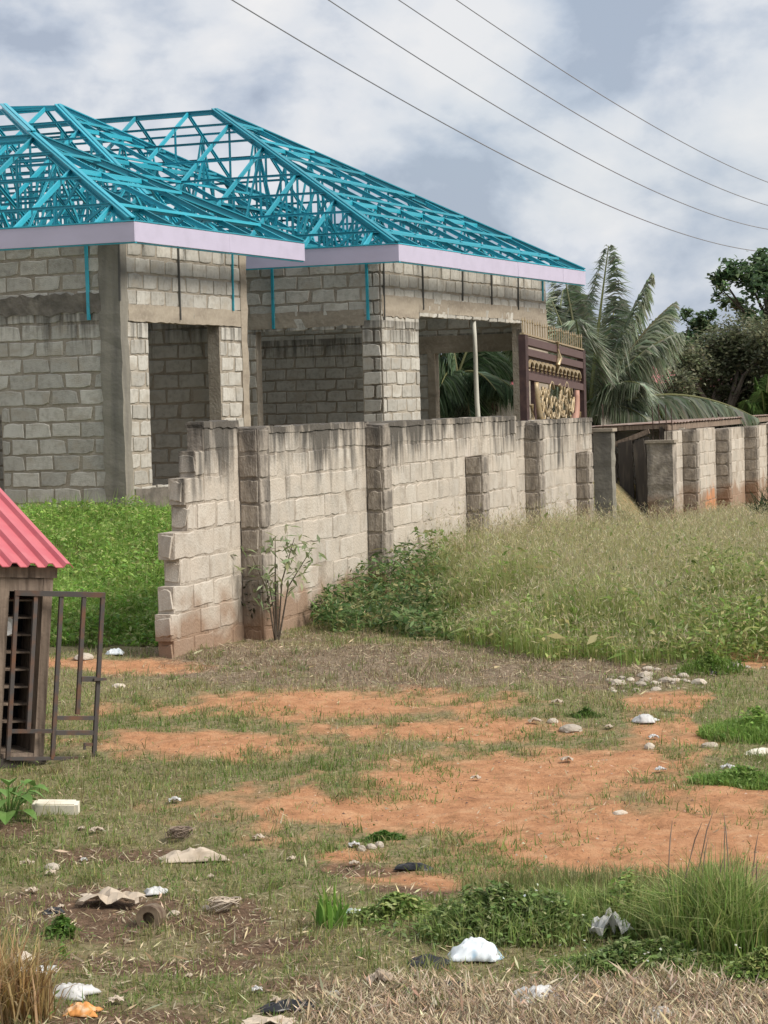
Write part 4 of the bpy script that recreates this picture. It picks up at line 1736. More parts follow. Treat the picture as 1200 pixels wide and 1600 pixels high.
def sd_out(x, y):
    return (x - W0.x) * WN.x + (y - W0.y) * WN.y


x, y = field(330000, 8.6, 24.0, -.20, .20)
px, py, wd_, wy_, ws_, ns = covers(x, y)
cl = fbm(x * 3.1, y * 3.1, 40, 3)
bare = np.clip(wd_ * 1.25 + ws_ * .75 + wy_ * .15, 0, 1)
keep = (rng.uniform(0, 1, len(x)) > np.clip(bare * 1.05 + (0.52 - cl) * 1.7, 0.02, .985)) & ((py > frontline(px) - 15) | (px < 300)) & ~((y > 21.2) & (px < 480) & (sd_out(x, y) < .05))
x, y, wy_, cl, px, py, ns = x[keep], y[keep], wy_[keep], cl[keep], px[keep], py[keep], ns[keep]
n = len(x)
g = fbm(x * 1.2, y * .8, 50, 4) + rng.normal(0, .13, n)
cols = np.where((wy_ + rng.uniform(-.4, .4, n) > .5)[:, None], pal(n, TAN, BROWN_, (.27, .21, .13)),
                np.where((g > .55)[:, None], pal(n, GREEN, GREEN, OLIVE, (.10, .17, .03)), np.where((g > .40)[:, None], pal(n, OLIVE, OLIVE, YEL, GREEN), pal(n, TAN, OLIVE, BROWN_, YEL))))
H = rng.gamma(4.0, .0080, n) * (0.6 + 1.0 * cl)
S = Soup()
S.add(*tris(np.stack([x, y, zg(x, y) - .004], 1), H, rng.uniform(.004, .010, n), cols))
cx, cy = field(900, 8.7, 22.5, -.19, .19)
pc = covers(cx, cy)
kp = (pc[2] < .75) & (pc[4] < .8) & (pc[1] > frontline(pc[0])) & ~((cy > 21.2) & (pc[0] < 480))
cx, cy = cx[kp], cy[kp]
m_ = 22
bx, by = np.repeat(cx, m_) + rng.normal(0, .035, len(cx) * m_), np.repeat(cy, m_) + rng.normal(0, .035, len(cx) * m_)
tone = np.repeat(rng.uniform(0, 1, len(cx)), m_)[:, None]
k = len(bx)
q = blades(np.stack([bx, by, zg(bx, by) - .005], 1), rng.gamma(5, .013, k), rng.uniform(.003, .007, k), pal(k, (.13, .20, .045), (.18, .24, .06)) * tone + pal(k, (.30, .27, .12), (.38, .31, .17)) * (1 - tone), lean=.7)
S.add(q[0], [q[1], q[2]], q[3])
j = rng.choice(k, k // 5)
S.add(*leaves(np.stack([bx[j] + rng.normal(0, .05, len(j)), by[j] + rng.normal(0, .05, len(j)), zg(bx[j], by[j]) + rng.uniform(.005, .05, len(j))], 1), rng.uniform(.015, .04, len(j)), rng.uniform(.008, .02, len(j)), pal(len(j), (.14, .21, .055), (.2, .26, .08))))
tag(S.build('short_grass', M_FOL), 'short patchy grass over the open foreground ground', 'grass', kind='stuff')
print('short grass', n)

# ---------------------------------------------------------------- dry straw and leaf litter lying on the ground
def litter(n, x, y, L, cols, lift=.012, curl=.35):
    a = rng.uniform(0, np.pi, n)
    d = np.stack([np.cos(a), np.sin(a), rng.normal(0, .18 if lift < .05 else .32, n)], 1)
    s_ = np.stack([-np.sin(a), np.cos(a), rng.normal(0, .5, n)], 1)
    W = L * rng.uniform(.03, .11, n) + .0016
    C = np.stack([x, y, zg(x, y) + rng.uniform(.002, lift, n)], 1)
    up = np.array([[0, 0, 1.0]]) * (L * rng.uniform(0, curl, n))[:, None]
    L_, W_ = L[:, None], W[:, None]
    V = np.stack([C - d * L_ * .5, C - s_ * W_ * .5 + up * .5, C + s_ * W_ * .5 + up * .5, C + d * L_ * .5 + up], 1)
    i = np.arange(n)[:, None] * 4
    return V.reshape(-1, 3), np.concatenate([i + [[0, 1, 2]], i + [[1, 3, 2]]]), np.repeat(cols, 4, 0)


x, y = field(90000, 8.6, 23.5, -.20, .20)
px, py, wd_, wy_, ws_, ns = covers(x, y)
dens = np.clip(.10 + .75 * wy_ + .55 * ws_ + .9 * smooth(py, 1520, 1600) * smooth(px, 380, 620) + .25 * smooth(py, 1380, 1500) - .35 * wd_, .025, 1)
dens *= .35 + 1.1 * fbm(x * 2.3, y * 2.3, 61, 3)
keep = rng.uniform(0, 1, len(x)) < dens
x, y = x[keep], y[keep]
n = len(x)
S = Soup()
S.add(*litter(n, x, y, rng.gamma(4, .0105, n), pal(n, TAN, TAN, (.45, .37, .24), BROWN_, (.28, .20, .12), jit=.25)))
x, y = field(100000, 8.6, 10.9, -.08, .20)
px, py, *_ = covers(x, y)
keep = rng.uniform(0, 1, len(x)) < smooth(py + 60 * (fbm(x * 2, y * 2, 5) - .5), 1532, 1578) * smooth(px, 420, 600)
x, y = x[keep], y[keep]
n = len(x)
S.add(*litter(n, x, y, rng.gamma(3.5, .0092, n), pal(n, (.42, .34, .22), (.46, .37, .25), (.55, .46, .33), (.30, .22, .14), (.36, .27, .17), (.24, .16, .10), jit=.28), lift=.045, curl=1.0))
tag(S.build('dry_litter', M_DRY), 'dry straw and dead leaves strewn over the foreground', 'litter', kind='stuff')
print('litter', n)

# ---------------------------------------------------------------- green weeds inside the plot
x, y = field(95000, 21.3, 33.0, -.26, -.02)
sdv = -sd_out(x, y)
uvx = (x - HO.x) * HV.x + (y - HO.y) * HV.y
keep = (sdv > .22 + np.clip(21.6 - y, 0, 1) * 3) & (uvx < .5) & (y > 21.7 + .35 * (fbm(x * 2, y * 2, 8) - .5))
x, y = x[keep], y[keep]
n = len(x)
cl = fbm(x * 1.6, y * 1.6, 77, 4)
hmax = (.06 + .50 * np.clip(cl - .25, 0, 1) + .12 * (fbm(x * 5, y * 5, 31, 2) - .4)) * smooth(y, 21.3, 22.6)
hh = hmax * rng.beta(2.2, 1.0, n)
C = np.stack([x, y, zg(x, y) + hh], 1)
br = (.55 + .9 * cl)[:, None]
cols = pal(n, (.19, .34, .055), (.25, .41, .075), (.15, .28, .05), (.31, .43, .11), (.38, .42, .15)) * br
S = Soup()
S.add(*leaves(C, rng.gamma(4, .015, n), rng.gamma(4, .0068, n), cols))
m_ = n // 3
S2 = blades(np.stack([x[:m_], y[:m_], zg(x[:m_], y[:m_])], 1), hmax[:m_] * rng.uniform(.9, 1.7, m_), np.full(m_, .008), pal(m_, (.18, .31, .05), (.26, .36, .09)))
S.add(S2[0], [S2[1], S2[2]], S2[3])
tag(S.build('green_weeds', M_FOL), 'bright green low weeds filling the plot before the house', 'weeds', kind='stuff')

# ---------------------------------------------------------------- overgrown plot outside the wall
x, y = field(360000, 19.4, 48.0, -.06, .26, p=.2)
sdv = sd_out(x, y)
zz = zg(x, y)
px, py = project(np.stack([x, y, zz], 1))
keep = (sdv > .06 - 1.4 * ((y > 36.9) & (y < 41.5))) & (py < frontline(px) + 14 * (fbm(x * 3, y * 3, 6) - .5) * 2) & (px > 486 + (985 - py) * .10) & (px < 1420)
x, y, zz, px, py, sdv = x[keep], y[keep], zz[keep], px[keep], py[keep], sdv[keep]
n = len(x)
cl = fbm(x * .9, y * .9, 90, 4)
edge = 1 - smooth(frontline(px) - py + 70 * (cl - .5), 10, 95)
leafy = np.clip((1 - smooth(px + 90 * (cl - .5), 640, 760)) + edge * .30 + .10 * smooth(cl, .45, .65) + smooth(px, 1000, 1130) * smooth(py, 905, 960) * .5, 0, 1)
is_leaf = rng.uniform(0, 1, n) < leafy * .92 + .05
hm = .38 + .52 * cl + .18 * (1 - smooth(px, 560, 720)) - .22 * edge
hm = hm * (0.42 + .58 * smooth(frontline(px) - py + 26 * (cl - .5), 0, 62)) * (1 - .62 * smooth(y, 31, 38))
S = Soup()
a = np.where(is_leaf)[0]
k = len(a)
hh = hm[a] * rng.beta(1.15, 1.0, k)
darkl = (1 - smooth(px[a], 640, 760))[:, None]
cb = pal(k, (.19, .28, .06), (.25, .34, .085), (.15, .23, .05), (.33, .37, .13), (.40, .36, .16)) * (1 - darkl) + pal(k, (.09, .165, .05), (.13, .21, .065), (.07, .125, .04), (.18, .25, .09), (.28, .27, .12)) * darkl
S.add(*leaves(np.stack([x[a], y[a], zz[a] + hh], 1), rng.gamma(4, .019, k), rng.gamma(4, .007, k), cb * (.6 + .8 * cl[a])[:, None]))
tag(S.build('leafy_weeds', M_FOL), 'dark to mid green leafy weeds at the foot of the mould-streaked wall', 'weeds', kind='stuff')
a = np.where(~is_leaf)[0]
k = len(a)
S = Soup()
hh = hm[a] * rng.uniform(.6, 1.3, k)
B = np.stack([x[a], y[a], zz[a]], 1)
fr_ = smooth(frontline(px[a]) - py[a], 20, 120)[:, None]
cg = pal(k, (.25, .33, .085), (.32, .38, .11), (.20, .29, .065), (.38, .40, .15)) * (1 - .5 * fr_) + pal(k, (.36, .35, .14), (.44, .40, .19)) * .5 * fr_
q = blades(B, hh, rng.uniform(.004, .008, k), cg, lean=.24, tipcol=pal(k, (.50, .46, .24), (.44, .42, .19), (.52, .45, .28)))
S.add(q[0], [q[1], q[2]], q[3])
# airy seed heads
j = rng.choice(k, int(k * .8))
kk = len(j)
C = B[j] + np.stack([rng.normal(0, .07, kk), rng.normal(0, .07, kk), hh[j] * rng.uniform(.85, 1.12, kk)], 1)
S.add(*leaves(C, rng.uniform(.03, .09, kk), rng.uniform(.004, .009, kk), pal(kk, (.50, .45, .27), (.42, .37, .20), (.54, .46, .31)), down=rng.normal(.9, .4, kk)))
tag(S.build('tall_grass', M_FOL), 'tall yellowish seeding grass across the plot in front of the wall', 'grass', kind='stuff')
print('plot veg', n)


# ---------------------------------------------------------------- foreground clumps
def clump(name, label, cat, px, py, rpx, nb, hgt, wid, cs, lean=.4, leafn=0, leafc=None, spread=1.0, stems=0, fl=0):
    c = gp(px, py)
    D = c.y
    rad = rpx * D / F
    S_ = Soup()
    if nb:
        a_ = rng.uniform(0, 2 * np.pi, nb)
        q_ = np.sqrt(rng.uniform(0, 1, nb)) * rad
        X, Y = c.x + np.cos(a_) * q_, c.y + np.sin(a_) * q_ * spread
        h_ = hgt * rng.uniform(.55, 1.1, nb) * (1 - .45 * (q_ / rad) ** 2)
        r4 = blades(np.stack([X, Y, zg(X, Y) - .01], 1), h_, rng.uniform(.6, 1.3, nb) * wid, pal(nb, *cs), lean=lean)
        S_.add(r4[0], [r4[1], r4[2]], r4[3])
    if leafn:
        a_ = rng.uniform(0, 2 * np.pi, leafn)
        q_ = np.minimum(np.abs(rng.normal(0, .52, leafn)), 1.35) * rad
        X, Y = c.x + np.cos(a_) * q_, c.y + np.sin(a_) * q_ * spread
        top = hgt * np.maximum(.15, 1 - .75 * (q_ / rad)) * (.35 + 1.3 * fbm(X * 9, Y * 9, 3, 3))
        Z = zg(X, Y) + top * rng.beta(1.7, 1.0, leafn)
        S_.add(*leaves(np.stack([X, Y, Z], 1), rng.uniform(.022, .055, leafn), rng.uniform(.010, .024, leafn), pal(leafn, *(leafc or cs))))
    if fl:
        a_ = rng.uniform(0, 2 * np.pi, fl)
        q_ = np.sqrt(rng.uniform(0, 1, fl)) * rad
        X, Y = c.x + np.cos(a_) * q_, c.y + np.sin(a_) * q_ * spread
        S_.add(*leaves(np.stack([X, Y, zg(X, Y) + hgt * rng.uniform(.3, .9, fl)], 1), np.full(fl, .016), np.full(fl, .014), pal(fl, (.7, .7, .62))))
    o = S_.build(name, M_FOL, None, c)
    return tag(o, label, cat)


GR = ((.23, .32, .085), (.31, .38, .12), (.17, .26, .065), (.42, .45, .18))
clump('grass_tuft', 'large dense dark green grass tuft in the foreground beyond the dry straw', 'grass tuft', 1125, 1482, 105, 2600, .50, .008, GR, lean=.45, spread=.8)
clump('grass_tuft', 'loose fine grass tuft between the big tuft and the leafy weeds', 'grass tuft', 985, 1455, 95, 1100, .30, .006, GR, lean=.5, spread=.8, leafn=900)
clump('weed_clump', 'broad clump of small-leaved weeds behind the torn white bag', 'weed', 800, 1462, 150, 1500, .26, .006, GR, lean=.5, leafn=6500, spread=.55,
      leafc=((.19, .27, .08), (.25, .33, .11), (.14, .21, .065), (.33, .38, .17)), fl=14)
clump('weed_clump', 'low small-leaved weeds with white specks in front of the big tuft', 'weed', 1010, 1512, 150, 1300, .13, .006, GR, lean=.7, leafn=3800, spread=.35,
      leafc=((.19, .27, .08), (.25, .33, .11), (.14, .21, .065), (.33, .38, .17)), fl=26)
clump('grass_tuft', 'mixed fine grass rising among the small-leaved weeds', 'grass tuft', 890, 1440, 110, 1500, .24, .005, GR, lean=.45, spread=.7)
clump('grass_tuft', 'thin scattered grass fringe along the near edge of the orange dirt', 'grass tuft', 900, 1385, 190, 1300, .16, .004, ((.24, .25, .10), (.34, .31, .15), (.18, .23, .07)), lean=.4, spread=.25)
clump('weed_clump', 'leafy weeds spilling from under the right edge of the big tuft', 'weed', 1190, 1540, 70, 200, .16, .006, GR, leafn=1500, spread=.6)
clump('weed_clump', 'sparse creeping weeds beside the thin bright grass tuft', 'weed', 620, 1430, 110, 500, .09, .006, GR, lean=.8, leafn=1300, spread=.5)
clump('grass_tuft', 'thin bright green upright grass tuft beside the pale cyan wrapper', 'grass tuft', 520, 1447, 24, 46, .27, .016, ((.16, .30, .045), (.20, .34, .07)), lean=.35)
clump('grass_tuft', 'green grass mat at the edge of the orange dirt near a pale slab chip', 'grass tuft', 1165, 1224, 92, 2600, .11, .007, ((.17, .29, .06), (.24, .36, .09)), lean=.7, leafn=500, spread=.5, leafc=((.17, .28, .06), (.24, .35, .09)))
clump('grass_tuft', 'rounded green grass mat above the pale slab chip on the orange dirt', 'grass tuft', 1185, 1145, 95, 3800, .15, .008, ((.18, .30, .06), (.26, .38, .09)), lean=.6, leafn=600, spread=.8, leafc=((.18, .30, .06), (.26, .38, .09)))
clump('grass_tuft', 'green tuft growing through the pale rubble', 'grass tuft', 1110, 1048, 55, 600, .16, .009, ((.12, .20, .035), (.17, .25, .05)), lean=.6, leafn=400, spread=.8)
clump('straw_tuft', 'dry golden straw tuft leaning in from the side beside a white crumpled bag', 'straw', 5, 1590, 80, 650, .46, .009, ((.50, .36, .16), (.42, .30, .14), (.56, .43, .24), (.30, .20, .10)), lean=.5, spread=.6)
clump('weed_sprout', 'small bright sprout standing in brown soil', 'weed', 98, 1500, 14, 10, .10, .008, ((.16, .27, .05),), leafn=26, leafc=((.16, .28, .05), (.2, .31, .07)))
clump('weed_sprout', 'bushy little weed beside the dark blue scrap', 'weed', 98, 1462, 26, 60, .12, .012, ((.11, .2, .04),), leafn=320, leafc=((.10, .19, .035), (.15, .24, .05)))
clump('weed_sprout', 'small green weed patch on the edge of the orange dirt', 'weed', 600, 1312, 34, 320, .06, .008, ((.11, .2, .04),), leafn=320, spread=.5)
clump('weed_sprout', 'little weed patch beside the white rag on orange dirt', 'weed', 915, 1120, 30, 160, .07, .007, ((.10, .17, .035),), leafn=120, spread=.6)

# thin dark seed stalks over the big tuft
for k in range(9):
    c = gp(1040 + 150 * ((k * .618) % 1), 1480)
    mb_ = MB()
    hgt = random.uniform(.40, .66)
    dx = random.uniform(-.10, .14)
    mb_.tube([c, c + Vector((dx * .35, 0, hgt * .5)), c + Vector((dx * .75, 0, hgt * .86)), c + Vector((dx, 0, hgt))], [.0022, .0016, .003, .0008], 4)
    tag(mb_.build('seed_stalk', M_WOOD, None, loc=c), 'thin dry seed stalk rising from the big grass tuft', 'stalk', 'dry stalks over the grass tuft')


# broad-leaved plants
def plant(name, label, px, py, stems, lw, cs, m_stem=M_BARK, loc=None):
    c = loc or gp(px, py)
    root = empty(name, c, label, 'plant')
    mbs = MB()
    S_ = Soup()
    for (dx, dy, h_, nl, ll) in stems:
        tip = c + Vector((dx, dy, h_))
        midp = c.lerp(tip, .5) + Vector((-dx * .15, 0, h_ * .08))
        mbs.tube([c + Vector((dx * .05, 0, -.03)), midp, tip], [.012 * lw, .009 * lw, .004 * lw], 5)
        C_ = np.array([[*(c.lerp(tip, q))] for q in rng.uniform(.5, 1.05, nl)]) + rng.normal(0, ll * .55, (nl, 3))
        S_.add(*leaves(C_, rng.uniform(.7, 1.2, nl) * ll, rng.uniform(.26, .42, nl) * ll * lw, pal(nl, *cs), down=rng.normal(-.35, .5, nl)))
    mbs.build('stem', m_stem, root)
    tag(S_.build('leaf_mass', M_FOL, root, c), kind='stuff')
    return root


plant('sapling', 'slender pale-leaved sapling growing against the broken foot of the wall', 425, 1000,
      [(.02, -.1, .98, 34, .12), (.20, -.15, .96, 46, .12), (-.20, -.1, .80, 30, .12), (.36, -.12, .86, 34, .12), (-.05, -.2, .55, 16, .10)], .8,
      ((.27, .32, .16), (.34, .39, .21), (.21, .26, .12), (.42, .46, .28)), loc=gp(432, 1000))
plant('creeper', 'dark hanging shrub at the gap in the foot of the wall', 408, 990,
      [(-.02, -.05, .62, 90, .09), (.06, -.04, .5, 60, .09), (-.10, -.05, .45, 60, .09)], 1.0,
      ((.07, .085, .04), (.10, .12, .055), (.05, .055, .03)), loc=gp(404, 1000))
c = gp(14, 1280)
blp = empty('broad_leaf_plant', c, 'large-leaved green plant beside the cream foam slab', 'plant')
r_ = random.Random(8)
for k in range(26):
    a = k * 2.4
    L = r_.uniform(.10, .17)
    el = r_.uniform(.1, 1.0)
    root_ = c + Vector((math.cos(a) * .03, math.sin(a) * .03, .02 + .006 * k))
    d = Vector((math.cos(a) * math.cos(el), math.sin(a) * math.cos(el), math.sin(el)))
    m1 = MB()
    sd_ = d.cross(Vector((0, 0, 1))).normalized()
    stem_ = r_.uniform(.05, .13)
    base = root_ + d * stem_
    pr_ = None
    for q, wv in ((0, .02), (.2, .30), (.45, .42), (.7, .33), (.9, .14), (1, .01)):
        cpt = base + d * (L * q) - Vector((0, 0, L * .55 * q * q))
        cur = [cpt - sd_ * L * wv * .8 + Vector((0, 0, L * wv * .25)), cpt, cpt + sd_ * L * wv * .8 + Vector((0, 0, L * wv * .25))]
        if pr_:
            m1.quad(pr_[0], pr_[1], cur[1], cur[0])
            m1.quad(pr_[1], pr_[2], cur[2], cur[1])
        pr_ = cur
    m1.build('leaf', M_LEAF, blp)
    m2 = MB()
    m2.tube([root_ - Vector((0, 0, .08)), root_.lerp(base, .6), base], .004, 4)
    m2.build('stalk', M_LEAF, blp)

# ================================================================ TREES AND PALMS
def frond(parent, base, tip_dir, length, rise, droop, wl, cs, nleaf=70, az=None):
    """one pinnate frond: rachis plus hanging leaflets"""
    S_ = Soup()
    h_ = Vector((tip_dir[0], tip_dir[1], 0))
    n_ = 14
    pts = []
    for i in range(n_ + 1):
        t_ = i / n_
        pts.append(base + h_ * (length * t_) + Vector((0, 0, rise * t_ - droop * t_ * t_)))
    P_ = np.array([list(p_) for p_ in pts])
    tt = rng.uniform(.10, 1.0, nleaf * 2)
    tt.sort()
    idx = np.minimum((tt * n_).astype(int), n_ - 1)
    fr = (tt * n_ - idx)[:, None]
    C0 = P_[idx] * (1 - fr) + P_[idx + 1] * fr
    tan_ = P_[idx + 1] - P_[idx]
    tan_ /= np.linalg.norm(tan_, axis=1)[:, None]
    side = np.cross(tan_, np.array([0, 0, 1.0]))
    side /= np.linalg.norm(side, axis=1)[:, None] + 1e-6
    sg = np.where(np.arange(len(tt)) % 2, 1, -1)[:, None]
    ll = wl * (np.sin(np.pi * np.clip(tt * .85 + .12, 0, 1)) ** .7)[:, None] * rng.uniform(.8, 1.15, (len(tt), 1))
    dr = tan_ * .55 + side * sg * .75 + np.array([[0, 0, -1.0]]) * rng.uniform(.10, .95, (len(tt), 1))
    dr /= np.linalg.norm(dr, axis=1)[:, None]
    w_ = np.cross(dr, tan_)
    w_ /= np.linalg.norm(w_, axis=1)[:, None] + 1e-6
    w_ = w_ * .013 * (wl / .6)
    tipp = C0 + dr * ll + np.array([[0, 0, -1.0]]) * ll * rng.uniform(.15, .5, ll.shape)
    V = np.stack([C0 - tan_ * .02, C0 + dr * ll * .5 + w_ + tan_ * .02, tipp, C0 + dr * ll * .5 - w_ - tan_ * .01], 1)
    c_ = pal(len(tt), *cs)
    S_.add(V.reshape(-1, 3), np.arange(len(tt) * 4).reshape(-1, 4), np.repeat(c_, 4, 0))
    mb_ = MB()
    mb_.tube(pts, [.035 * (1 - .8 * i / n_) * wl / .6 for i in range(n_ + 1)], 5)
    V2_ = np.array([list(v) for v in mb_.v])
    f4 = np.array([f for f in mb_.f if len(f) == 4])
    S_.add(V2_, f4, np.repeat(pal(1, (.26, .27, .12)), len(V2_), 0))
    return S_.build('frond', M_FOL, parent, base)


PALMC = ((.33, .38, .27), (.42, .46, .35), (.24, .30, .19), (.50, .53, .42))


def palm(label, px, py, D, fr, trunk_r=.16, cs=PALMC, wl=.95):
    """fr: list of (tip_px, tip_py, droop m); tip positions read at the palm's own distance"""
    top = at(px, py, D)
    z0 = float(zg(top.x, top.y)) - .1
    root = empty('coconut_palm', Vector((top.x, top.y, z0 + .1)), label, 'palm', 'coconut palms behind the house')
    mb_ = MB()
    hgt = top.z - z0
    mb_.tube([Vector((top.x + .12 * math.sin(q * 2), top.y, z0 + hgt * q)) for q in np.linspace(0, 1, 7)], [trunk_r * (1.3 - .5 * q) for q in np.linspace(0, 1, 7)], 9)
    mb_.build('trunk', M_BARK, root, smooth_=True)
    for (tx, ty, dr_, dd_) in fr:
        tip = at(tx, ty, D + dd_)
        d = tip - top
        frond(root, top, (d.x, d.y), 1.0, d.z + dr_, dr_, wl, cs, nleaf=240)
    return root


palm('young coconut palm with long arching fronds behind the gold-spiked gate', 920, 650, 52,
     [(951, 384, .4, .5), (1018, 428, .7, -.3), (1052, 474, .9, .4), (1062, 520, 1.2, -.6), (1180, 652, 1.9, -.5), (1000, 600, 1.2, -1.2), (862, 470, .7, .6),
      (880, 420, .4, 1.0), (985, 540, 1.2, 1.2), (840, 560, 1.2, -.5), (900, 500, .9, -1.5), (1010, 655, 1.0, -1.0), (965, 470, .6, 1.5)])
palm('dark coconut palm at the house corner, partly behind the young palm', 868, 540, 60,
     [(905, 462, .7, 0), (940, 520, 1.2, .5), (880, 452, .4, 1), (840, 470, .7, 0), (810, 530, 1.2, -.4), (850, 600, 1.3, -1), (915, 590, 1.3, -.8), (880, 610, 1, 1)],
     cs=((.10, .145, .07), (.14, .19, .10), (.07, .105, .05)))
palm('dark coconut palm framed by the bare room openings', 715, 590, 62,
     [(690, 470, .6, 0), (760, 500, .9, .5), (640, 540, 1.2, -.5), (790, 560, 1.4, .4), (820, 625, 1.4, -1), (665, 640, 1.2, -1), (735, 650, 1.0, -1.3), (700, 520, .8, 1.2), (775, 610, 1.2, -1.4), (690, 600, 1, -1)],
     cs=((.08, .13, .06), (.115, .175, .085), (.055, .09, .045), (.18, .24, .15)))


def tree(label, px, D, blobs, cs, n, leaf=(.12, .24), name='broadleaf_tree', tr=.16, gaps=.55, group='trees beyond the walls', baseD=None):
    b0 = at(px, 700, D)
    z0 = float(zg(b0.x, b0.y)) - .1
    base = Vector((b0.x, b0.y, z0))
    root = empty(name, base + Vector((0, 0, .1)), label, 'tree', group)
    cents = []
    for (cx, cy, rp) in blobs:
        c = at(cx, cy, D + random.uniform(-1.5, 1.5))
        cents.append((c, rp * D / F))
    low = min(c.z for c, _ in cents)
    fork = base + Vector((0, 0, max(.8, (low - z0) * .7)))
    mb_ = MB()
    mb_.tube([base, base.lerp(fork, .5) + Vector((.08, 0, 0)), fork], [tr * 1.25, tr, tr * .85], 8)
    for c, r_ in cents:
        m_ = fork.lerp(c, .55) + Vector((random.uniform(-.2, .2), random.uniform(-.2, .2), .15))
        mb_.tube([fork - Vector((0, 0, .05)), m_, c], [tr * .5, tr * .3, tr * .08], 5)
    mb_.build('trunk', M_BARK, root)
    S_ = Soup()
    tot_ = sum(r_ ** 2 for _, r_ in cents)
    for c, r_ in cents:
        k_ = int(n * r_ ** 2 / tot_)
        sub = max(5, int(r_ * 13))
        dirs = rng.normal(0, 1, (sub, 3))
        dirs /= np.linalg.norm(dirs, axis=1)[:, None]
        sc_ = np.array(list(c)) + dirs * (r_ * rng.uniform(.25, 1.0, (sub, 1)))
        ii = rng.integers(0, sub, k_)
        C_ = sc_[ii] + rng.normal(0, r_ * gaps * .32, (k_, 3))
        sh_ = (.75 + .5 * rng.uniform(0, 1, sub))[ii][:, None]
        L_ = rng.uniform(*leaf, k_)
        S_.add(*leaves(C_, L_, L_ * rng.uniform(.4, .6, k_), pal(k_, *cs) * sh_))
    S_.build('crown', M_FOL, root, base)
    return root


DG = ((.085, .145, .07), (.12, .19, .085), (.065, .11, .055), (.17, .24, .11))
BG = ((.19, .205, .115), (.15, .165, .095), (.24, .25, .15), (.12, .13, .08))
tree('tall dark glossy-leaved tree with airy crown against the sky', 1215, 62,
     [(1130, 436, 26), (1165, 425, 28), (1195, 440, 40), (1150, 475, 22), (1125, 450, 20), (1180, 500, 30), (1230, 430, 60), (1290, 470, 80), (1240, 520, 60), (1195, 405, 18)], DG, 7500, leaf=(.13, .26), gaps=.75)
tree('spreading brownish-green fine-leaved tree beyond the gateway wall', 1130, 58,
     [(1110, 540, 45), (1160, 545, 55), (1075, 570, 40), (1190, 590, 50), (1120, 600, 50), (1060, 610, 35), (1160, 630, 40), (1230, 580, 70), (1095, 640, 35), (1045, 640, 25), (1210, 540, 45)], BG, 30000, leaf=(.08, .16), gaps=.8)
tree('dark green rounded tree between the palm and the brownish tree', 1045, 74,
     [(1040, 520, 26), (1075, 510, 28), (1100, 505, 22), (1020, 560, 30), (1060, 560, 40), (1030, 600, 40), (1090, 590, 36), (1050, 640, 40), (1000, 640, 26)], DG, 11000, leaf=(.12, .24))
tree('light yellow-green shrub below the dark rounded tree', 1012, 56,
     [(1010, 622, 16), (1022, 640, 18), (1002, 645, 14), (1016, 604, 10)], ((.16, .19, .05), (.22, .24, .08), (.11, .14, .04)), 2400, leaf=(.07, .14), name='shrub', tr=.05)
tree('bushy green tree close behind the far room opening', 800, 68,
     [(800, 560, 50), (770, 600, 50), (830, 600, 50), (720, 610, 60), (660, 610, 60), (690, 560, 50), (750, 545, 40), (860, 560, 60), (890, 620, 50)], ((.04, .075, .025), (.06, .10, .035), (.09, .12, .045), (.03, .05, .02)), 15000, leaf=(.12, .26), tr=.2)
tree('low dark tree beyond the steel gate and young palm', 925, 76,
     [(900, 560, 40), (940, 580, 40), (915, 620, 45), (960, 630, 40), (880, 600, 40), (985, 640, 30)], DG, 8000, leaf=(.12, .26), tr=.2)
tree('green tree far beyond the end of the gateway wall', 1290, 80,
     [(1290, 600, 70), (1240, 640, 50), (1350, 620, 80), (1200, 650, 30)], DG, 7000, leaf=(.14, .28), tr=.2)
tree('broad dark tree closing the view behind the brownish tree', 1150, 84,
     [(1060, 600, 40), (1110, 590, 50), (1160, 580, 55), (1210, 570, 60), (1130, 640, 50), (1190, 640, 50), (1060, 645, 40), (1260, 600, 60)], DG, 14000, leaf=(.16, .32), tr=.2)
# low fan of green leaves over the right wall, and dark bush at its near face
palm('small bright green palm clump behind the gateway wall', 1195, 660, 57, [(1180, 590, .3, 0), (1200, 585, .2, .3), (1220, 600, .4, 0), (1165, 625, .5, -.3), (1240, 640, .6, 0), (1190, 610, .3, -.5)], trunk_r=.08,
     cs=((.10, .18, .04), (.14, .22, .06), (.07, .13, .03)), wl=.4)
clump('bush', 'dark green bush at the foot of the wall pier past the orange smear', 'bush', 1212, 828, 42, 260, 1.0, .03, ((.03, .06, .025), (.05, .085, .035)), leafn=1500, leafc=((.025, .055, .022), (.045, .085, .03), (.07, .11, .04)))
bushm = bpy.data.objects['bush']

# far wood that closes the horizon
S = Soup()
n = 26000
az = rng.uniform(-.6, .6, n)
dist = rng.uniform(118, 150, n)
xx, yy = dist * az, dist
top = 2.6 + 3.2 * fbm(xx * .11, yy * .05 + 3, 15, 4)
zt_ = zg(xx, yy) + top * rng.uniform(0, 1, n) ** .8
S.add(*leaves(np.stack([xx, yy, zt_], 1), rng.uniform(.5, 1.1, n), rng.uniform(.35, .7, n), pal(n, (.05, .085, .04), (.07, .105, .05), (.035, .06, .03))))
tag(S.build('far_wood', M_FOL), 'distant band of low green woodland along the horizon', 'wood', kind='stuff')


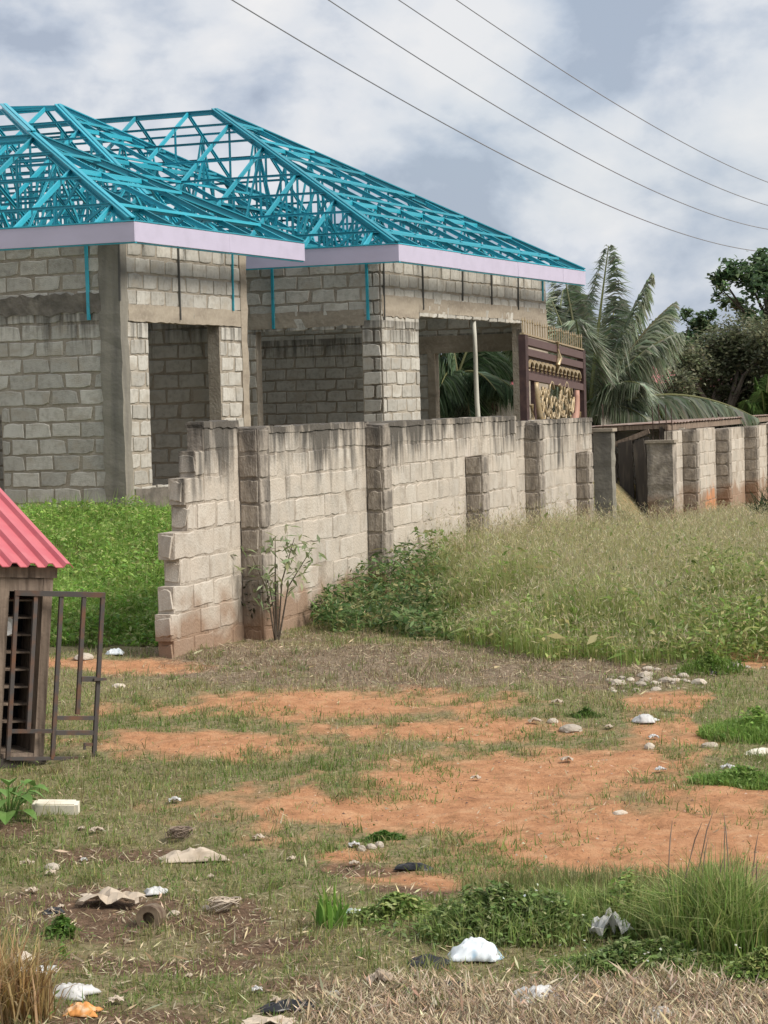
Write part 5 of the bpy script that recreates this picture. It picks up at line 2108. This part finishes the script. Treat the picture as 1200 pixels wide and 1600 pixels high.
# ---------------------------------------------------------------- far houses
def far_house(label, px, y_eave, y_ridge, w, d, D, yaw, roofm=M_HROOF):
    c = at(px, 640, D)
    z0 = float(zg(c.x, c.y)) - .2
    ze, zr = at(px, y_eave, D).z, at(px, y_ridge, D).z
    root = empty('far_house', Vector((c.x, c.y, z0 + .2)), label, 'house')
    Rz = Matrix.Rotation(yaw, 3, 'Z')

    def P(x, y, z):
        q = Rz @ Vector((x, y, 0))
        return Vector((c.x + q.x, c.y + q.y, z))
    mb_ = MB()
    mb_.hexa([P(-w / 2, 0, z0), P(w / 2, 0, z0), P(w / 2, d, z0), P(-w / 2, d, z0), P(-w / 2, 0, ze), P(w / 2, 0, ze), P(w / 2, d, ze), P(-w / 2, d, ze)])
    wl_ = mb_.build('wall', M_HWALL, root)
    o_ = .5
    mb_ = MB()
    a, b_, c_, e_ = P(-w / 2 - o_, -o_, ze), P(w / 2 + o_, -o_, ze), P(w / 2 + o_, d + o_, ze), P(-w / 2 - o_, d + o_, ze)
    r0, r1 = P(-w / 2 + d * .4, d / 2, zr), P(w / 2 - d * .4, d / 2, zr)
    mb_.quad(a, b_, r1, r0)
    mb_.quad(c_, e_, r0, r1)
    mb_.quad(b_, c_, r1, r1)
    mb_.quad(e_, a, r0, r0)
    mb_.quad(a, b_, c_, e_)
    mb_.build('roof', roofm, root)
    for k_ in range(3):
        x0 = -w / 2 + w * (k_ + .5) / 3
        mb_ = MB()
        mb_.box(P(x0 - .5, -.03, ze - 1.7), Rz @ Vector((1, 0, 0)), Rz @ Vector((0, .06, 0)), (0, 0, 1.1))
        wn = mb_.build('window', M_DARK, root)
        m2 = MB()
        m2.box(P(x0 - .6, -.07, ze - 1.8), Rz @ Vector((1.2, 0, 0)), Rz @ Vector((0, .1, 0)), (0, 0, .09))
        m2.build('sill', M_HWALL, wn)
    return root


far_house('distant red-roofed house glimpsed behind the young palm', 985, 600, 566, 6, 5, 66, .25)
far_house('distant red-roofed house glimpsed beside the tall dark tree', 1198, 602, 574, 3.2, 3.5, 61.5, -.1)

# ================================================================ OVERHEAD CABLES
wires = [[(366, 0), (600, 143), (900, 298), (1100, 375), (1200, 394)], [(513, 0), (600, 57), (900, 236), (1050, 312), (1200, 358)],
         [(623, 0), (900, 177), (1050, 260), (1200, 321)], [(715, 0), (900, 126), (1050, 212), (1200, 285)]]
P0 = at(1200, 394, 100)
WDIR = Vector((.287, 1, 0)).normalized()
WNRM = Vector((WDIR.y, -WDIR.x, 0))
names = ['lowest overhead cable crossing the sky above the house', 'second lowest overhead cable crossing the sky', 'third overhead cable up, one below the top cable', 'topmost overhead cable crossing the sky']
for wpx, lb in zip(wires, names):
    ts, zs_ = [], []
    for (a, b_) in wpx:
        P_ = on_plane(a, b_, P0, WNRM)
        ts.append((P_ - P0).dot(WDIR))
        zs_.append(P_.z)
    co = np.polyfit(ts, zs_, 2)
    print('wire', co, ts[0], zs_[0], zs_[-1])
    tv = np.linspace(ts[0] - 12, ts[-1] + 14, 50)
    mb_ = MB()
    pts = [Vector((P0.x + WDIR.x * q, P0.y + WDIR.y * q, float(np.polyval(co, q)))) for q in tv]
    mb_.tube(pts, [.009 + .00013 * (q - tv[0]) for q in tv], 5)
    tag(mb_.build('overhead_cable', M_WIRE, None, loc=pts[0]), lb, 'cable', 'overhead cables')


# ================================================================ LITTER AND STONES
def crumple(name, label, cat, box, m, flat=.45, seed=1, sharp=.5, group=None, lift=0.0, sub=3):
    x0, y0, x1, y1 = box
    c = gp((x0 + x1) / 2, y1 - (y1 - y0) * .25)
    w = (x1 - x0) * c.y / F
    h = max((y1 - y0) * c.y / F, .012)
    bm = bmesh.new()
    bmesh.ops.create_icosphere(bm, subdivisions=sub, radius=1)
    r_ = random.Random(seed * 7 + 3)
    ph = [Vector((r_.uniform(-3, 3), r_.uniform(-3, 3), r_.uniform(-3, 3))) for _ in range(6)]
    for v in bm.verts:
        d = v.co.copy()
        q = 0
        for i_, p_ in enumerate(ph):
            q += abs(math.sin(d.dot(p_) * (1 + .5 * i_) + i_)) / (1 + .35 * i_)
        f = 1 + sharp * (q / 3 - .6) + r_.uniform(-.10, .10) * sharp
        v.co = Vector((d.x * f * w * .5, d.y * f * w * flat, max(d.z * f, -.25) * h * .50 + h * .06))
    me_ = bpy.data.meshes.new(name)
    bm.to_mesh(me_)
    bm.free()
    me_.materials.append(m)
    o = obj(name, me_, None, c + Vector((0, 0, lift)))
    o.rotation_euler = (0, 0, r_.uniform(-.3, .3))
    return tag(o, label, cat, group)


def BAG(name, label, cat, box, m, seed=1, sharp=.5, flat=.5, puff=1.0, group=None):
    """limp crumpled film: folded sheet bulging from the ground"""
    x0, y0, x1, y1 = box
    c = gp((x0 + x1) / 2, y1 - (y1 - y0) * .3)
    w, h = (x1 - x0) * c.y / F, (y1 - y0) * c.y / F
    nx, ny = 26, 18
    a, b_ = np.meshgrid(np.linspace(-1, 1, nx), np.linspace(-1, 1, ny), indexing='ij')
    rg = lambda f, s_: 1 - np.abs(2 * vnoise(a * f + 9.3 * seed, b_ * f + 4.1 * seed, s_) - 1)
    env = np.clip(1 - np.maximum(np.abs(a), np.abs(b_)) ** 2.4, 0, 1)
    r0 = .62 + .5 * vnoise(np.arctan2(b_, a) * 1.3 + seed, a * 0 + seed, 5)
    z = h * .66 * puff * env * (.40 + .38 * vnoise(a * 1.3 + 3 * seed, b_ * 1.3, 11) + .42 * (rg(2.6, 12) - .4) + .28 * (rg(5.5, 13) - .5)) + .004
    X = a * r0 * w * .62 + w * .06 * (rg(3, 14) - .5)
    Y = b_ * r0 * w * flat + w * .06 * (rg(3, 15) - .5)
    V = np.stack([X, Y, np.maximum(z, .002)], 2).reshape(-1, 3)
    i, j = [q.ravel() for q in np.meshgrid(np.arange(nx - 1), np.arange(ny - 1), indexing='ij')]
    k = i * ny + j
    me_ = mesh_np(name, V, [np.stack([k, k + ny, k + ny + 1, k + 1], 1)], None, [m])
    o = obj(name, me_, None, c)
    o.rotation_euler = (0, 0, (seed * 1.7) % .8 - .4)
    o.modifiers.new('thickness', 'SOLIDIFY').thickness = .0015
    return tag(o, label, cat, group)


def sheet(name, label, cat, box, m, seed=1, rise=.5):
    """torn, folded piece of sheet material lying on the ground"""
    x0, y0, x1, y1 = box
    c = gp((x0 + x1) / 2, (y0 + y1 * 2) / 3)
    w = (x1 - x0) * c.y / F
    h = (y1 - y0) * c.y / F
    d = max(w * .55, .05)
    r_ = random.Random(seed)
    nx, ny = 12, 8
    V, Fq = [], []
    ph = [r_.uniform(0, 6.28) for _ in range(6)]
    for i in range(nx + 1):
        for j in range(ny + 1):
            a, b_ = i / nx - .5, j / ny - .5
            edge = 1 + .16 * math.sin(i * 2.1 + ph[0]) * (abs(b_) > .42) + .1 * math.sin(j * 2.7 + ph[1]) * (abs(a) > .45)
            zz_ = abs(math.sin(a * 7 + ph[2] + b_ * 3)) * .5 + abs(math.sin(b_ * 8 + ph[3] - a * 4)) * .4 + r_.uniform(0, .18)
            V.append((a * w * edge, b_ * d * edge, zz_ * h * rise * (1 - abs(a) * .9) + .004))
    for i in range(nx):
        for j in range(ny):
            k = i * (ny + 1) + j
            Fq.append((k, k + 1, k + ny + 2, k + ny + 1))
    me_ = bpy.data.meshes.new(name)
    me_.from_pydata(V, [], Fq)
    me_.materials.append(m)
    o = obj(name, me_, None, c + Vector((0, 0, .004)))
    o.rotation_euler = (0, 0, r_.uniform(-.25, .25))
    sm_ = o.modifiers.new('thickness', 'SOLIDIFY')
    sm_.thickness = .002
    return tag(o, label, cat)


BAG('plastic_bag', 'white and blue printed plastic bag beside the black crumpled bag', 'plastic bag', (710, 1462, 776, 1512), M_BLUEPLASTIC, seed=2, sharp=.6)
BAG('plastic_bag', 'black crumpled bag beside the white and blue bag', 'plastic bag', (638, 1480, 706, 1522), M_BLACKPLASTIC, seed=3, puff=.6, sharp=.9)
BAG('plastic_bag', 'small black bag scrap on the straw below the white and blue bag', 'plastic bag', (680, 1524, 732, 1556), M_BLACKPLASTIC, seed=4, puff=.6, sharp=1.0)
BAG('plastic_bag', 'flat wide black bag half buried in the straw edge', 'plastic bag', (408, 1550, 500, 1588), M_BLACKPLASTIC, seed=5, puff=.6, sharp=.9, flat=.3)
sheet('plastic_bag', 'torn white plastic bag caught in the low weeds', 'plastic bag', (920, 1438, 986, 1490), M_WPLASTIC, seed=6, rise=1.0)
BAG('plastic_bag', 'white crumpled tissue heap on the dry straw', 'tissue', (798, 1535, 882, 1580), M_WPLASTIC, seed=7, sharp=1.0, flat=.3)
BAG('plastic_bag', 'small white scrap on the straw below the big tuft', 'tissue', (1008, 1570, 1054, 1598), M_WPLASTIC, seed=8, sharp=.9)
BAG('plastic_bag', 'white crumpled bag beside the dry straw tuft', 'plastic bag', (82, 1530, 138, 1568), M_WPLASTIC, seed=9, sharp=.6)
sheet('plastic_bag', 'flat white plastic strip behind the white crumpled bag', 'plastic strip', (24, 1508, 88, 1530), M_WPLASTIC, seed=10)
BAG('wrapper', 'crumpled orange wrapper in front of the white crumpled bag', 'wrapper', (102, 1566, 150, 1592), M_ORANGE, seed=11, sharp=.7)
sheet('paper_sheet', 'creased beige paper lying on brown soil', 'paper', (124, 1394, 222, 1428), M_PAPER, seed=12, rise=.8)
BAG('rag', 'twisted beige rag beside a small dry tangle of grass', 'rag', (256, 1324, 348, 1352), M_PAPER, seed=13, sharp=1.0, flat=.25)
BAG('plastic_scrap', 'small white folded plastic scrap behind the beige paper', 'plastic scrap', (229, 1382, 262, 1402), M_WPLASTIC, seed=14, sharp=.2)
sheet('wrapper', 'pale cyan wrapper beside the thin bright grass tuft', 'wrapper', (532, 1418, 578, 1442), M_BLUEPLASTIC, seed=15)
BAG('plastic_bag', 'dark blue scrap of plastic beside a bushy little weed', 'plastic scrap', (66, 1412, 96, 1432), M_BLACKPLASTIC, seed=16, puff=.6, sharp=.5)
BAG('plastic_bag', 'black twisted scrap on the orange dirt edge', 'plastic scrap', (614, 1340, 668, 1368), M_BLACKPLASTIC, seed=17, puff=.6, sharp=.9, flat=.25)
BAG('rag', 'bright white folded rag on the orange dirt', 'rag', (988, 1114, 1024, 1134), M_WPLASTIC, seed=18, sharp=.2)
crumple('stone', 'white split stone on the dirt beside the grassy patch', 'stone', (874, 1128, 910, 1146), M_STONE, seed=19, sharp=.3)
crumple('stone', 'small pale stone next to the white split stone', 'stone', (855, 1120, 872, 1132), M_STONE, seed=20, sharp=.3)
crumple('stone', 'lone round pale stone below the white folded rag', 'stone', (1007, 1158, 1023, 1172), M_STONE, seed=21, sharp=.25)
crumple('stone', 'flat dark-shadowed chip on the dirt beside the green mat', 'stone', (1096, 1157, 1122, 1170), M_STONE, seed=22, sharp=.3, flat=.3)
crumple('slab_chip', 'long pale slab chip between two green grass mats', 'slab', (1164, 1166, 1216, 1183), M_FOAM, seed=23, sharp=.25, flat=.3)
BAG('plastic_bag', 'white upright plastic scrap at the edge of the leafy weeds', 'plastic scrap', (628, 958, 652, 982), M_WPLASTIC, seed=24, sharp=.7)
BAG('plastic_bag', 'small white plastic scrap further along the weed edge', 'plastic scrap', (726, 990, 756, 1004), M_WPLASTIC, seed=25, sharp=.5)
BAG('plastic_bag', 'bluish bag scrap under the bright green weeds near the rubble', 'plastic scrap', (962, 1006, 984, 1026), M_BLUEPLASTIC, seed=26, sharp=.7)
BAG('plastic_bag', 'pale bluish bag at the edge of the green plot weeds', 'plastic bag', (166, 1010, 194, 1028), M_BLUEPLASTIC, seed=27, sharp=.5)
crumple('stone', 'pale stone seen through the kiosk door gate', 'stone', (116, 1020, 146, 1034), M_STONE, seed=28, sharp=.3)
crumple('stone', 'flat beige stone on the grass right of the kiosk gate', 'stone', (174, 1066, 196, 1076), M_STONE, seed=29, sharp=.3)
crumple('stone', 'pale stone at the end of a row of three beside the dirt', 'stone', (558, 1318, 572, 1332), M_STONE, seed=30, sharp=.3)
crumple('stone', 'middle pale stone of a row of three beside the dirt', 'stone', (572, 1316, 588, 1328), M_STONE, seed=31, sharp=.3)
crumple('stone', 'grey stone of a row of three nearest the weed patch', 'stone', (586, 1312, 600, 1326), M_STONE, seed=32, sharp=.3)
crumple('stone', 'tiny white pebble on the big orange dirt patch', 'stone', (958, 1264, 980, 1274), M_STONE, seed=33, sharp=.3)
sheet('paper_sheet', 'long pale paper strip at the edge of the straw by the flat black bag', 'paper', (380, 1588, 460, 1612), M_PAPER, seed=34)
crumple('stone', 'white stone between the rusty can and the straw tangle', 'stone', (264, 1420, 282, 1432), M_STONE, seed=35, sharp=.2)
crumple('stone', 'white chip lying at the straw tangle', 'stone', (314, 1412, 330, 1424), M_STONE, seed=36, sharp=.2)
sheet('dry_leaf', 'pale dry curled leaf standing in the straw', 'leaf', (574, 1524, 614, 1560), M_PAPER, seed=37, rise=1.0)
crumple('stone', 'pale pebble on the turf left of the twisted beige rag', 'stone', (70, 1346, 94, 1360), M_STONE, seed=39, sharp=.3)
crumple('stone', 'brown clod beside the dry straw tuft', 'clod', (16, 1482, 50, 1506), M_STONE, seed=40, sharp=.3)

# foam slab by the broad-leaved plant
c = gp(88, 1272)
w = 72 * c.y / F
bm = bmesh.new()
bmesh.ops.create_cube(bm, size=1)
bmesh.ops.bevel(bm, geom=bm.edges[:], offset=.08, segments=2, affect='EDGES')
for v in bm.verts:
    v.co = Vector((v.co.x * w * (1 + .02 * math.sin(v.co.y * 9)), v.co.y * .10, v.co.z * .085 + .035))
me_ = bpy.data.meshes.new('foam_slab')
bm.to_mesh(me_)
bm.free()
me_.materials.append(M_FOAM)
o = obj('foam_slab', me_, None, c)
o.rotation_euler = (.15, .03, -.04)
tag(o, 'cream foam slab lying beside the large-leaved plant', 'slab')

# rusty can with an open mouth
c = gp(232, 1450)
mb_ = MB()
ax = Vector((-.15, -1, .1)).normalized()
rc = 20 * c.y / F
c = c + Vector((0, 0, rc * .75))
n_ = 14
s1 = ax.cross(Vector((0, 0, 1))).normalized()
s2 = s1.cross(ax)
rings = [(ax * .0, rc), (ax * -.02, rc * 1.05), (ax * -.12, rc), (ax * .0, rc * .5), (ax * -.05, rc * .45), (ax * -.05, .001)]
R_ = [[c + o_ + (s1 * math.cos(2 * math.pi * k / n_) + s2 * math.sin(2 * math.pi * k / n_)) * r0 for k in range(n_)] for o_, r0 in rings]
for a, b_ in ((2, 1), (1, 0), (0, 3), (3, 4), (4, 5)):
    for k in range(n_):
        mb_.quad(R_[a][k], R_[a][(k + 1) % n_], R_[b_][(k + 1) % n_], R_[b_][k])
tag(mb_.build('tin_can', M_TIN, None, loc=c, smooth_=True), 'rusty tin can with a dark open mouth half sunk in soil', 'can')

# scraps of litter and pebbles
r_ = random.Random(77)
for k in range(34):
    bx, by = r_.uniform(10, 560), r_.uniform(1230, 1590)
    if k > 24:
        bx, by = r_.uniform(560, 1180), r_.uniform(1100, 1240)
    s_ = r_.uniform(8, 22)
    sheet('litter_scrap', 'small pale torn scrap lying on the rough turf', 'scrap', (bx, by - s_ * .5, bx + s_, by), r_.choice((M_PAPER, M_PAPER, M_WPLASTIC)), seed=300 + k, rise=1.0)['group'] = 'small litter scraps'
x, y = field(5200, 8.7, 21.5, -.19, .19)
pc = covers(x, y)
kp = rng.uniform(0, 1, len(x)) < np.clip(pc[2] * .9 + pc[4] * .5 + .12, 0, 1)
x, y = x[kp], y[kp]
n = len(x)
sz = np.minimum(rng.gamma(2.2, .0042, n), .014)[:, None]
base_ = np.array([[1, 0, -.2], [-.5, .8, -.2], [-.5, -.8, -.2], [0.1, 0, .55]])
V = (np.stack([x, y, zg(x, y)], 1)[:, None, :] + base_[None] * sz[:, :, None] * rng.uniform(.6, 1.3, (n, 4, 3)))
Ft = (np.arange(n)[:, None, None] * 4 + np.array([[0, 1, 3], [1, 2, 3], [2, 0, 3]])[None]).reshape(-1, 3)
S = Soup()
S.add(V.reshape(-1, 3), Ft, np.repeat(pal(n, (.40, .24, .15), (.24, .13, .08), (.46, .36, .26), (.16, .10, .07)), 4, 0))
tag(S.build('gravel', M_DRY), 'fine gravel and clods over the bare orange earth', 'gravel', kind='stuff')
# rubble by the weeds
r_ = random.Random(12)
for k in range(44):
    bx = 945 + 150 * r_.random()
    by = 1052 + 34 * r_.random() - .06 * (bx - 950) + .0
    s_ = r_.uniform(7, 26) * (.6 + .4 * r_.random())
    crumple('stone', 'pale broken stone in the rubble heap beside the bright weeds', 'stone', (bx, by - s_ * .55, bx + s_, by), M_STONE, seed=100 + k, sharp=.6, group='rubble by the weeds', sub=2)
for k in range(9):
    bx = 1095 + 100 * r_.random()
    by = 1040 + 14 * r_.random()
    s_ = r_.uniform(8, 22)
    crumple('stone', 'pale broken stone in the rubble heap beside the bright weeds', 'stone', (bx, by - s_ * .55, bx + s_, by), M_STONE, seed=150 + k, sharp=.35, group='rubble by the weeds', sub=2)
BAG('plastic_bag', 'black bag scrap among the pale rubble', 'plastic scrap', (1106, 1040, 1124, 1060), M_BLACKPLASTIC, seed=200, puff=.6, sharp=.6)
# straw tangles
for (px, py, lb) in ((350, 1425, 'round tangle of dry brown straw beside white chips'), (282, 1312, 'small dark tangle of dry grass above the twisted rag')):
    c = gp(px, py)
    mb_ = MB()
    for k in range(34):
        a0 = random.uniform(0, 6.28)
        rr_ = random.uniform(.02, .075)
        pts = [c + Vector((math.cos(a0 + q) * rr_ * 1.2, math.sin(a0 + q) * rr_, .012 + .055 * abs(math.sin(a0 * 3 + q * .7)))) for q in np.linspace(0, 3.2, 7)]
        mb_.tube(pts, .0026, 4)
    tag(mb_.build('straw_tangle', M_PAPER if px > 300 else M_WOOD, None, loc=c), lb, 'straw')
